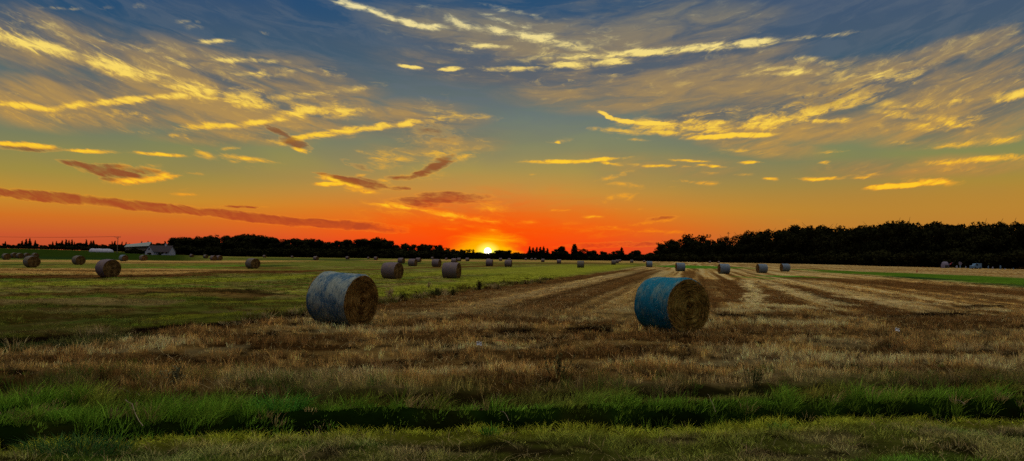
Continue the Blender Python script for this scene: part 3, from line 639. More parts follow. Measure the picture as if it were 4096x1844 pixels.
FB = [
 (6, 46, 1013, 1040, -38, 'grey', 'leftmost round bale, at the left edge of the picture'),
 (48, 67, 1015, 1037, -38, 'grey', 'small round bale just right of the leftmost bale'),
 (66, 95, 1015, 1038, -38, 'grey', 'third bale from the left edge, before the dark crop'),
 (92, 124, 1016, 1037, -38, 'grey', 'far bale half hidden behind the left side of the dark mid bale'),
 (124, 159, 1015, 1037, -38, 'grey', 'far bale peeping over the dark mid bale at far left'),
 (92, 164, 1022, 1071, -38, 'grey', 'dark mid sized bale standing before four far bales at the left'),
 (286, 345, 1029, 1068, -38, 'grey', 'olive grey bale alone between the dark mid bale and the large left bale'),
 (376, 493, 1044, 1118, -38, 'mauve', 'large grey mauve bale nearest on the left side'),
 (471, 519, 1030, 1057, -36, 'blue', 'small blue bale just behind the large left bale'),
 (554, 594, 1015, 1040, -38, 'grey', 'dark bale in front of the white farmhouse'),
 (757, 778, 1021, 1035, -35, 'mauve', 'tiny bale before the left end of the long wood'),
 (808, 838, 1021, 1037, -35, 'grey', 'leftmost bale of the row of three before the long wood'),
 (840, 868, 1020, 1042, -38, 'mauve', 'middle bale of the row of three before the long wood'),
 (866, 888, 1020, 1041, -38, 'mauve', 'rightmost bale of the row of three before the long wood'),
 (981, 1043, 1039, 1083, -40, 'grey', 'mid sized bale alone on the field left above the big grey blue bale'),
 (1050, 1066, 1026, 1037, -30, 'mauve', 'tiny bale above right of the mid sized lone bale'),
 (1164, 1175, 1034, 1040, -30, 'mauve', 'tiniest pale bale before the middle of the long wood'),
 (1250, 1278, 1029, 1046, -30, 'mauve', 'small bale right above the left big bale'),
 (1336, 1349, 1033, 1042, -30, 'mauve', 'very small bale above the left big bale'),
 (1381, 1400, 1033, 1046, -28, 'mauve', 'small bale over the right end of the left big bale'),
 (1468, 1480, 1042, 1049, -28, 'mauve', 'tiny low bale left of the long pale bale'),
 (1488, 1520, 1034, 1048, -25, 'mauve', 'long pale far bale seen from its side above the near mauve bale'),
 (1593, 1618, 1032, 1055, -25, 'mauve', 'far pale bale standing right behind the stacked looking pair'),
 (1545, 1590, 1052, 1095, -25, 'mauve', 'bale hidden behind the near mauve bale with only its top showing'),
 (1529, 1611, 1056, 1125, -27, 'mauve', 'near mauve bale with a second bale top showing behind it'),
 (1630, 1672, 1053, 1084, -18, 'mauve', 'mauve bale between the two near mauve bales'),
 (1665, 1684, 1036, 1055, -20, 'mauve', 'small bale beyond the gap between the two near mauve bales'),
 (1730, 1763, 1039, 1071, -20, 'mauve', 'mid bale above the left side of the weed topped mauve bale'),
 (1724, 1736, 1036, 1046, -20, 'mauve', 'tiny bale peeping out left of the mid bale before the low trees'),
 (1770, 1845, 1061, 1127, -15, 'mauve', 'near mauve bale with grass in front of its foot, left of the sun'),
 (1780, 1791, 1044, 1050, -20, 'mauve', 'tiny low bale just above the near mauve bale left of the sun'),
 (1806, 1828, 1036, 1057, -15, 'mauve', 'small bale with a taller shape touching its right, left of the sun'),
 (1828, 1845, 1031, 1046, -15, 'mauve', 'tiny bale farthest back before the trees left of the sun'),
 (1861, 1879, 1039, 1053, -15, 'mauve', 'small bale between the sun and the bales left of it'),
 (1939, 1977, 1049, 1077, -8, 'mauve', 'bale directly under the sun, the nearer one'),
 (1942, 1966, 1037, 1053, -8, 'mauve', 'farther bale hidden behind the bale under the sun'),
 (1994, 2011, 1042, 1054, -8, 'mauve', 'small bale between the two pairs under the sun'),
 (2015, 2053, 1053, 1082, -10, 'mauve', 'bale right of the sun, the nearer of its pair'),
 (2030, 2045, 1043, 1055, -10, 'mauve', 'dark small bale top behind the bale right of the sun'),
 (2097, 2110, 1033, 1042, -10, 'mauve', 'leftmost of three tiny bales before the firs right of the sun'),
 (2121, 2133, 1033, 1042, -10, 'mauve', 'middle of three tiny bales before the firs right of the sun'),
 (2136, 2147, 1033, 1042, -10, 'mauve', 'rightmost of three tiny bales before the firs right of the sun'),
 (2162, 2181, 1039, 1053, -5, 'mauve', 'small grey bale below the gap between the firs and the dark tree'),
 (2226, 2246, 1036, 1054, -5, 'mauve', 'small ragged bale below the dark pointed tree'),
 (2307, 2339, 1051, 1080, -7, 'grey', 'grey bale alone in the green strip below the narrow poplar'),
 (2312, 2337, 1045, 1065, -5, 'grey', 'top of a bale directly behind the grey bale below the poplar'),
 (2443, 2466, 1045, 1064, -5, 'grey', 'front bale of the group of three at the green strip end'),
 (2463, 2474, 1041, 1055, -5, 'mauve', 'middle bale of the group of three at the green strip end'),
 (2474, 2484, 1039, 1049, -5, 'mauve', 'rearmost bale of the group of three at the green strip end'),
 (2520, 2534, 1046, 1059, -3, 'grey', 'tiny bale between the group of three and the blue bales'),
 (2585, 2609, 1045, 1070, -2, 'blue', 'first blue grey bale of the row right of the green strip'),
 (2706, 2736, 1045, 1081, 1, 'blue', 'blue grey bale straight above the big bright blue bale'),
 (2876, 2915, 1058, 1100, 3, 'blue', 'largest blue grey bale of the row on the right, a second behind it'),
 (2881, 2903, 1051, 1075, 3, 'blue', 'top of the bale behind the largest blue grey bale'),
 (3030, 3065, 1055, 1093, 5, 'blue', 'second blue grey bale from the right of the row'),
 (3124, 3156, 1051, 1084, 6, 'blue', 'rightmost blue grey bale of the row'),
 (3416, 3435, 1055, 1068, 8, 'mauve', 'tiny pale bale before the dark wood on the right'),
 (2572, 2581, 1041, 1047, 0, 'mauve', 'faint tiny bale at the foot of the trees left of the first blue bale'),
 (3355, 3367, 1049, 1060, 8, 'mauve', 'faintest pale bale close under the dark wood on the right'),
 (2834, 2844, 1044, 1051, 3, 'mauve', 'left of two faint bales under the trees above the blue row'),
 (2870, 2879, 1043, 1050, 3, 'mauve', 'right of two faint bales under the trees above the blue row'),
]
for b in FB:
    d = None
    if b[6].startswith(('tiny low', 'tiniest', 'tiny pale')): d = 380
    if 'hidden behind the near mauve' in b[6]: d = 78
    if 'directly behind the grey bale' in b[6]: d = 175
    if 'top of the bale behind the largest' in b[6]: d = 135
    if 'peeping over' in b[6] or 'half hidden behind' in b[6]: d = 190
    if 'faint' in b[6]: d = 400
    if 'hidden behind the bale under' in b[6]: d = 240
    far_bale(*b, dist=d)

# ------------------------------------------------------------------ trees
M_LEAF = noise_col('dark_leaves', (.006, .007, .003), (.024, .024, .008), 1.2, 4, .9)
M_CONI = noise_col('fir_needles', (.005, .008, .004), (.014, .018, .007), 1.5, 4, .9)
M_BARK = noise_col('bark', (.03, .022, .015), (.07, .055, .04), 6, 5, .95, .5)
def crown_mesh(seed, kind):
    """unit tree: height 1, crown of leaf clumps round several limbs"""
    rs = np.random.default_rng(seed); lobes = []
    if kind == 'broad':
        k = rs.integers(9, 14)
        for i in range(k):
            a = rs.uniform(0, 6.28); z = rs.uniform(.28, .84); rr = .27 * math.sqrt(max(.05, 1 - ((z - .5) / .48) ** 2)) * rs.uniform(.4, 1)
            s = rs.uniform(.10, .19); lobes.append((math.cos(a) * rr, math.sin(a) * rr, z, s, s, s * rs.uniform(.7, 1)))
        lobes.append((0, 0, .45, .24, .24, .28)); lobes.append((0, 0, .30, .27, .27, .2)); n = 2600; sz = .030
    elif kind == 'open':
        k = 16
        for i in range(k):
            a = rs.uniform(0, 6.28); z = rs.uniform(.45, .92); rr = .30 * rs.uniform(.2, 1)
            s = rs.uniform(.05, .11); lobes.append((math.cos(a) * rr, math.sin(a) * rr, z, s, s, s * .7))
        lobes.append((0, 0, .42, .20, .20, .24)); lobes.append((0, 0, .25, .25, .25, .2)); n = 2100; sz = .024
    elif kind == 'fir':
        for i in range(14):
            z = .12 + i * .062; s = .20 * (1 - z) + .02; lobes.append((rs.normal(0, .012), rs.normal(0, .012), z, s * rs.uniform(.8, 1.15), s, .055))
        n = 1500; sz = .026
    elif kind == 'poplar':
        for i in range(9):
            z = .16 + i * .09; s = .12 * math.sin(math.pi * (i + 1.2) / 11) + .02; lobes.append((rs.normal(0, .015), rs.normal(0, .015), z, s, s, .08))
        n = 1500; sz = .024
    else:   # bush
        for i in range(9):
            a = rs.uniform(0, 6.28); rr = rs.uniform(.1, .55); s = rs.uniform(.22, .4); lobes.append((math.cos(a) * rr, math.sin(a) * rr, rs.uniform(.25, .65), s, s, s * .85))
        n = 1800; sz = .06
    V = []; F = []
    # dense heart of every lobe
    ico = []
    for i in range(6):
        for j in range(8):
            p = math.pi * (i + .5) / 6; q = 2 * math.pi * (j + .5 * (i % 2)) / 8; ico.append((math.sin(p) * math.cos(q), math.sin(p) * math.sin(q), math.cos(p)))
    for (x, y, z, a, b, c) in lobes:
        if kind == 'open' and z > .55: continue
        f0 = len(V)
        for (u, v, w) in ico:
            g = .80 * (.75 + .4 * rs.random()); V.append((x + u * a * g, y + v * b * g, z + w * c * g))
        for i in range(5):
            for j in range(8):
                F.append((f0 + i * 8 + j, f0 + i * 8 + (j + 1) % 8, f0 + (i + 1) * 8 + (j + 1) % 8, f0 + (i + 1) * 8 + j))
    sizes = np.array([l[3] * l[4] for l in lobes]); pk = rs.choice(len(lobes), n, p=sizes / sizes.sum())
    for i in pk:
        x, y, z, a, b, c = lobes[i]; d = rs.normal(0, 1, 3); d /= np.linalg.norm(d); g = rs.uniform(.72, 1.12)
        p = np.array([x + d[0] * a * g, y + d[1] * b * g, z + d[2] * c * g])
        if p[2] < .02: continue
        u = rs.normal(0, 1, 3); u /= np.linalg.norm(u); v = np.cross(u, rs.normal(0, 1, 3)); v /= np.linalg.norm(v); s = sz * rs.uniform(.5, 1.3)
        f0 = len(V); V += [tuple(p - u * s), tuple(p + v * s * .6), tuple(p + u * s), tuple(p - v * s * .6 + d * s * .5)]; F.append((f0, f0 + 1, f0 + 2, f0 + 3))
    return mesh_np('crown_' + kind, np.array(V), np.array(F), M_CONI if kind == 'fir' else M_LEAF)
def trunk_mesh(seed, kind):
    rs = random.Random(seed); s = MB(); top = {'fir': .93, 'poplar': .9, 'bush': .4, 'open': .84}.get(kind, .62); r = {'bush': .05}.get(kind, .022)
    p = Vector((0, 0, -.03)); N = 6
    for i in range(N):
        q = Vector((rs.gauss(0, .008), rs.gauss(0, .008), top * (i + 1) / N)); s.tube(p, q, r * (1 - i / N * .7), r * (1 - (i + 1) / N * .7), 7, False); p = q
    for i in range({'broad': 9, 'open': 18}.get(kind, 4)):
        a = rs.uniform(0, 6.28); z = rs.uniform(.2, top * .95); l = rs.uniform(.14, .27) if kind in ('broad', 'open') else .06
        m = Vector((math.cos(a) * l * .6, math.sin(a) * l * .6, z + l * .45)); s.tube((0, 0, z), m, r * .45, r * .25, 5, False); s.tube(m, m + Vector((math.cos(a + .4) * l * .5, math.sin(a + .4) * l * .5, l * .5)), r * .25, r * .1, 5, False)
    me = bpy.data.meshes.new('trunk_' + kind); me.from_pydata(s.v, [], s.f); me.materials.append(M_BARK); me.polygons.foreach_set('use_smooth', [True] * len(s.f)); me.update(); return me
LIB = {k: [(crown_mesh(100 + i * 7 + j * 31, k), trunk_mesh(i + j, k)) for i in range(n)] for j, (k, n) in enumerate((('broad', 6), ('open', 3), ('fir', 3), ('poplar', 1), ('bush', 3)))}
TN = {'broad': 'broadleaf_tree', 'open': 'broadleaf_tree', 'fir': 'fir_tree', 'poplar': 'poplar_tree', 'bush': 'bush'}
def tree(xp, dist, ytop, kind, label, group, wide=1.0):
    gx, gy = at(xp, dist); z0 = gz(gx, gy); h = CAM_H + (hor(xp) - ytop) * dist / F_PX - z0
    h = max(h, .8); unit = .80 if kind == 'bush' else .95
    s = h / unit; crown, trunk = random.choice(LIB[kind])
    root = empty(TN[kind], (gx, gy, z0), random.uniform(0, 6.28), (s * wide, s * wide, s)); tag(root, label, 'bush' if kind == 'bush' else 'tree', group)
    link('crown', crown, root); link('trunk', trunk, root)
def interp(tab, x): return float(np.interp(x, [t[0] for t in tab], [t[1] for t in tab]))
SKY_L = [(670, 962), (690, 950), (760, 950), (800, 950), (860, 940), (930, 943), (1010, 938), (1060, 945), (1100, 953), (1170, 954), (1230, 953), (1290, 962), (1330, 966), (1400, 959), (1465, 952), (1530, 953), (1570, 962), (1600, 971), (1640, 976), (1700, 974), (1760, 981), (1800, 991), (1830, 1000)]
SKY_R = [(2600, 1015), (2623, 992), (2645, 966), (2668, 961), (2706, 949), (2722, 958), (2747, 937), (2782, 944), (2824, 941), (2842, 962), (2855, 972), (2872, 950), (2900, 947), (2929, 960), (2945, 950), (2980, 932), (3005, 928), (3050, 925), (3091, 912), (3103, 930), (3123, 918), (3186, 906), (3205, 926), (3250, 901), (3282, 898), (3310, 912), (3345, 900), (3377, 910), (3415, 920), (3466, 902), (3505, 900), (3536, 893), (3584, 888), (3670, 887), (3700, 898), (3760, 893), (3860, 900), (3950, 886), (4020, 888), (4096, 898), (4250, 890), (4400, 900)]
# long wood left of the sun
x = 690
while x < 1835:
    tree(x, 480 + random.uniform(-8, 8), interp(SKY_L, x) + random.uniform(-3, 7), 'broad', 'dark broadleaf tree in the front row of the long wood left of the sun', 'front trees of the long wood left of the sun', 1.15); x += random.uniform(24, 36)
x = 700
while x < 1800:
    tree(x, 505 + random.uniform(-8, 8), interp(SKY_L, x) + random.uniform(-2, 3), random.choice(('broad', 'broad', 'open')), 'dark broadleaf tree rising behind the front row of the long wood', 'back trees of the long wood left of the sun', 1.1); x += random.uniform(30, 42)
# wood on the right
x = 2625
while x < 4230:
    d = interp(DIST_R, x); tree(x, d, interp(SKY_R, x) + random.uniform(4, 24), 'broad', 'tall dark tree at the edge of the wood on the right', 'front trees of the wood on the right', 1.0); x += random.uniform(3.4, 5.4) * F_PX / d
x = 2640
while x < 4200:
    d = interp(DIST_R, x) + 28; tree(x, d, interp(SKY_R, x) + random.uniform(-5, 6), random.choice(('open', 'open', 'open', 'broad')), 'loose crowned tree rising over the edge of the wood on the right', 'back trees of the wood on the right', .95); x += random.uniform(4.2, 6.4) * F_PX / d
# undergrowth along both woods
x = 680
while x < 1850:
    tree(x, 466 + random.uniform(-4, 4), hor(x) - random.uniform(14, 26), 'bush', 'dark bush at the foot of the long wood left of the sun', 'bushes along the long wood left of the sun', 1.5); x += random.uniform(26, 34)
x = 2590
while x < 4250:
    d = interp(DIST_R, x) - 12; tree(x, d, hor(x) - random.uniform(20, 34) * 400 / d, 'bush', 'dark bush at the foot of the wood on the right', 'bushes along the wood on the right', 1.4); x += random.uniform(4.0, 5.5) * F_PX / d
# hedge and single trees in the middle
x = 1815
while x < 2640:
    tree(x, 575, hor(x) - random.uniform(12, 17), 'bush', 'low dark bush of the hedge under and right of the sun', 'bushes of the hedge across the middle', 1.7); x += random.uniform(15, 20)
for (x, y, k, w, lb) in [
    (1850, 998, 'broad', 1.1, 'low tree at the end of the long wood'), (1876, 997, 'open', 1.3, 'small ragged tree next left of the sun'), (1893, 998, 'fir', 1.4, 'small pointed tree just left of the sun'),
    (1990, 1000, 'broad', 1.5, 'round low tree touching the right of the sun'), (2012, 993, 'broad', 1.6, 'rounded tree just right of the sun'), (2035, 1001, 'broad', 1.5, 'low round tree second right of the sun'),
    (2118, 986, 'fir', 1.3, 'pointed fir at the left of the fir group'), (2132, 990, 'fir', 1.6, 'second fir of the fir group'), (2146, 989, 'fir', 1.5, 'middle fir of the fir group'), (2160, 988, 'fir', 1.6, 'fourth fir of the fir group'), (2174, 986, 'fir', 1.4, 'tallest fir in the right half of the fir group'), (2190, 993, 'fir', 1.5, 'rightmost fir of the fir group'),
    (2218, 1003, 'broad', 1.2, 'low tree left below the square topped tree'), (2232, 996, 'broad', 1.2, 'tree joined to the left of the square topped tree'), (2248, 986, 'broad', 1.0, 'square topped dark tree between the firs and the poplar'), (2262, 1002, 'broad', 1.2, 'low tree right of the square topped tree'),
    (2297, 976, 'poplar', 1.3, 'narrow dark poplar standing tallest in the middle'), (2315, 1003, 'broad', 1.4, 'low tree at the foot of the poplar'), (2330, 995, 'open', 1.5, 'round open crowned tree right of the poplar'), (2356, 1005, 'broad', 1.6, 'flat topped tree second right of the poplar'), (2374, 1002, 'broad', 1.3, 'rounded tree third right of the poplar'),
    (2412, 1005, 'broad', 1.3, 'small round tree alone in the hedge middle'), (2430, 1011, 'broad', 1.4, 'low tree left of the pointed spruce'), (2456, 1006, 'broad', 1.3, 'tree close left of the pointed spruce'), (2472, 1003, 'broad', 1.2, 'tree touching the left of the pointed spruce'), (2486, 989, 'fir', 1.6, 'dark pointed spruce right of the middle'),
    (2500, 1014, 'broad', 1.4, 'low tree right of the pointed spruce'), (2530, 1004, 'broad', 1.2, 'left half of the round dome of trees'), (2546, 1002, 'broad', 1.3, 'round dark dome shaped tree before the right wood'), (2556, 1008, 'broad', 1.2, 'right side tree of the dark dome'), (2604, 1011, 'broad', 1.2, 'low tree at the very start of the right wood')]:
    tree(x, 568, y, k, lb, 'separate trees across the middle', w)
# far left belt
x = -20
while x < 680:
    yt = 975 + random.uniform(-4, 6); tree(x, 640 + random.uniform(-10, 10), yt, 'broad', 'dark distant tree of the low belt on the left horizon', 'trees of the low belt on the left horizon', 1.35); x += random.uniform(15, 22)
x = -30
while x < 700:
    tree(x, 622, 984 + random.uniform(-3, 3), 'bush', 'dark bush of the low belt on the left horizon', 'bushes of the low belt on the left horizon', 1.8); x += random.uniform(20, 28)
for x, y in [(20, 965), (87, 963), (103, 956), (118, 953), (140, 960), (210, 965), (225, 964), (247, 962), (264, 958), (275, 960), (287, 957), (297, 967), (344, 958), (363, 963), (372, 962), (448, 966), (458, 964), (487, 967), (503, 968), (565, 966), (592, 965), (660, 965)]:
    tree(x, 632, y, 'fir', 'pointed conifer rising over the low belt on the left horizon', 'pointed conifers on the left horizon', random.uniform(.9, 1.5))
tree(618, 395, 965, 'broad', 'round dark tree behind the farmhouse roof', 'trees round the farm', .8)
tree(535, 398, 988, 'broad', 'dark tree under the pale barn roof', 'trees round the farm', 1.5)
tree(668, 385, 975, 'broad', 'tall dark tree right of the farmhouse', 'trees round the farm', 1.0)
for x in (512, 530, 548, 566): tree(x, 392, 1001, 'bush', 'dark garden bush left of the farmhouse', 'garden bushes by the farmhouse', 1.4)
for x, y in ((598, 1011), (640, 1012)): tree(x, 366, y, 'bush', 'small dark shrub before the farmhouse wall', 'shrubs before the farmhouse', 1.1)
for x, y in ((90, 1030), (408, 1026)): pass

# ------------------------------------------------------------------ farm, pole, tunnel
M_WHITE = noise_col('white_render', (.30, .30, .36), (.40, .40, .46), 3, 4, .8)
M_ROOF = noise_col('dark_tiles', (.035, .03, .035), (.07, .06, .065), 12, 4, .8)
M_PALEROOF = noise_col('pale_sheet_roof', (.18, .21, .20), (.25, .27, .26), 3, 3, .6)
M_GLASS = noise_col('dark_window', (.01, .012, .016), (.03, .03, .04), 3, 2, .2)
M_WOOD = noise_col('weathered_wood', (.10, .08, .06), (.22, .18, .14), 20, 5, .9, .3)
M_PLAST = noise_col('white_film', (.27, .27, .34), (.36, .36, .42), 2, 3, .45)
M_METAL = noise_col('dark_metal', (.03, .03, .03), (.06, .06, .06), 10, 3, .5)
def farmhouse():
    D = 376; gx, gy = at(640, D); z = gz(gx, gy); r = empty('farmhouse', (gx, gy, z), math.radians(-14)); tag(r, 'white farmhouse with a dark roof and a gable facing the field', 'house')
    w, l, e, rg = 2.35, 11.0, 1.7, 4.9    # the gable stands at the left end
    s = MB(); x0 = -4.4
    # long body: ridge runs right and away
    s.add([(x0, -w, 0), (x0 + l, -w, 0), (x0 + l, w, 0), (x0, w, 0), (x0, -w, e), (x0 + l, -w, e), (x0 + l, w, e), (x0, w, e), (x0, 0, rg - .6), (x0 + l, 0, rg - .6)],
          [(0, 1, 5, 4), (2, 3, 7, 6), (0, 4, 8, 7, 3), (1, 2, 6, 9, 5)])
    # front gable
    s.add([(x0 - .2, -w - 2.2, 0), (x0 + 4.4, -w - 2.2, 0), (x0 + 4.4, -w + .1, 0), (x0 - .2, -w + .1, 0), (x0 - .2, -w - 2.2, 1.6), (x0 + 4.4, -w - 2.2, 1.6), (x0 + 4.4, -w + .1, 1.6), (x0 - .2, -w + .1, 1.6), (x0 + 2.1, -w - 2.2, 4.3), (x0 + 2.1, -w + .1, 4.3)],
          [(0, 1, 5, 8, 4), (1, 2, 6, 5), (3, 0, 4, 7)])
    s.build('wall', M_WHITE, r)
    f = MB()
    def slab(a, b, c, d, t=.14): f.add([a, b, c, d] + [(p[0], p[1], p[2] + t) for p in (a, b, c, d)], [(0, 1, 2, 3), (7, 6, 5, 4), (0, 4, 5, 1), (1, 5, 6, 2), (2, 6, 7, 3), (3, 7, 4, 0)])
    slab((x0 - .3, -w - .3, e - .35), (x0 + l + .3, -w - .3, e - .35), (x0 + l + .3, 0, rg - .58), (x0 - .3, 0, rg - .58))
    slab((x0 - .3, 0, rg - .57), (x0 + l + .3, 0, rg - .57), (x0 + l + .3, w + .3, e - .35), (x0 - .3, w + .3, e - .35))
    slab((x0 - .5, -w - 2.35, 1.35), (x0 + 2.1, -w - 2.35, 4.35), (x0 + 2.1, -w + 1.4, 4.35), (x0 - .5, -w + 1.4, 1.35))
    slab((x0 + 2.1, -w - 2.35, 4.36), (x0 + 4.7, -w - 2.35, 1.35), (x0 + 4.7, -w + 1.4, 1.35), (x0 + 2.1, -w + 1.4, 4.36))
    rf = f.build('roof', M_ROOF, r); c = MB(); c.box(x0 + 7.2, -.35, rg - 1.0, x0 + 7.9, .35, rg + .5); c.build('chimney', M_WHITE, rf)
    for wx, wz, y in ((x0 + 5.3, .6, -w - .03), (x0 + 7.3, .6, -w - .03), (x0 + 9.3, .6, -w - .03), (x0 + 1.6, 2.3, -w - 2.23)):
        q = MB(); q.box(wx, y, wz, wx + .8, y + .06, wz + .8); q.build('window', M_GLASS, r)
farmhouse()
def barn():
    D = 415; gx, gy = at(560, D); z = gz(gx, gy); r = empty('barn', (gx, gy, z), math.radians(10)); tag(r, 'long barn with a pale sloping sheet roof behind dark trees', 'barn')
    s = MB(); s.box(-6.2, -3.5, 0, 5.0, 3.5, 3.2); s.build('wall', M_WOOD, r); f = MB()
    for a, b in (((-6.6, -4.1, 2.9), (5.6, -4.1, 4.4)), ):
        f.add([(-6.6, -4.1, 3.25), (5.4, -4.1, 4.0), (5.4, 0, 6.1), (-6.6, 0, 4.6), (-6.6, -4.1, 3.4), (5.4, -4.1, 4.15), (5.4, 0, 6.25), (-6.6, 0, 4.75)], [(0, 3, 2, 1), (4, 5, 6, 7), (0, 1, 5, 4), (1, 2, 6, 5), (2, 3, 7, 6), (3, 0, 4, 7)])
        f.add([(-6.6, .01, 4.6), (5.4, .01, 6.1), (5.4, 4.1, 4.0), (-6.6, 4.1, 3.25), (-6.6, .01, 4.75), (5.4, .01, 6.25), (5.4, 4.1, 4.15), (-6.6, 4.1, 3.4)], [(0, 3, 2, 1), (4, 5, 6, 7), (0, 1, 5, 4), (1, 2, 6, 5), (2, 3, 7, 6), (3, 0, 4, 7)])
    f.build('roof', M_PALEROOF, r)
barn()
def tunnel():
    D = 420; gx, gy = at(405, D); z = gz(gx, gy); r = empty('polytunnel', (gx, gy, z), math.radians(4)); tag(r, 'long low white plastic tunnel before the dark trees left of the pole', 'tunnel')
    n, m = 14, 26; V = []; F = []
    for i in range(m + 1):
        u = i / m; x = -6.1 + 12.2 * u; e = min(1, min(u, 1 - u) * 7); k = math.sqrt(1 - (1 - e) ** 2) * .9 + .1 if e < 1 else 1; k *= (1.0 + .035 * math.sin(u * 19))
        for j in range(n + 1): a = math.pi * j / n; V.append((x, -math.cos(a) * 2.3 * k, math.sin(a) * 1.95 * k * (1 - .12 * u)))
    for i in range(m):
        for j in range(n): a = i * (n + 1) + j; F.append((a, a + n + 1, a + n + 2, a + 1))
    F.append(tuple(range(n + 1))); F.append(tuple(m * (n + 1) + j for j in range(n, -1, -1)))
    s = MB(); s.add(V, F); s.build('film_cover', M_PLAST, r, True)
    q = MB()
    for x in (-4, -1.3, 1.3, 4):
        p = [(x, -math.cos(math.pi * j / 10) * 2.36, math.sin(math.pi * j / 10) * 1.93 + .02) for j in range(11)]
        for a, b in zip(p[:-1], p[1:]): q.tube(a, b, .03, None, 5)
    q.build('hoop', M_PLAST, r)
tunnel()
def pole():
    D = 372; gx, gy = at(468, D); z = gz(gx, gy); r = empty('utility_pole', (gx, gy, z)); tag(r, 'wooden utility pole with a crossbar left of the farmhouse', 'utility pole')
    top = CAM_H + (hor(468) - 948) * D / F_PX - z
    s = MB(); s.tube((.05, 0, -.2), (.30, 0, top), .20, .13, 10); s.build('pole', M_WOOD, r)
    c = MB(); c.box(-1.35, -.08, top - .12, 1.6, .08, top + .04); c.tube((.25, 0, top - 1.0), (-.5, 0, top - .12), .04, None, 6); c.box(-.35, -.12, top - .72, .45, .0, top - .6); c.build('crossbar', M_WOOD, r)
    for dx in (-1.2, 1.45, .3):
        q = MB(); q.tube((dx, 0, top + .04), (dx, 0, top + .22), .06, .04, 8); q.build('insulator', M_METAL, r)
    for k, dx in enumerate((-1.2, 1.45)):
        w = MB(); p0 = Vector((gx + dx, gy, z + top + .22)); p1 = Vector((gx - 120, gy + 12 + 4 * k, z + top + 1.0)); pr = None
        for i in range(25):
            t = i / 24; p = p0.lerp(p1, t); p.z -= 1.1 * 4 * t * (1 - t)
            if pr: w.tube(pr, p, .035, None, 5, False)
            pr = p
        tag(w.build('power_line', M_METAL), 'thin %s wire running left from the utility pole' % ('nearer' if k == 0 else 'farther'), 'power line', 'wires of the utility pole')
pole()
def treetop_mast():
    gx, gy = at(2913, 485); z = gz(gx, gy); s = MB(); t = CAM_H + (hor(2913) - 928) * 485 / F_PX
    s.tube((gx, gy, z), (gx, gy, t), .16, .10, 6); s.box(gx - .9, gy - .1, t - 1.0, gx + .9, gy + .1, t - .8); s.box(gx - .5, gy - .1, t - .3, gx + .5, gy + .1, t - .1)
    tag(s.build('mast', M_METAL), 'thin mast with two short crossbars rising over the right wood', 'mast')
treetop_mast()

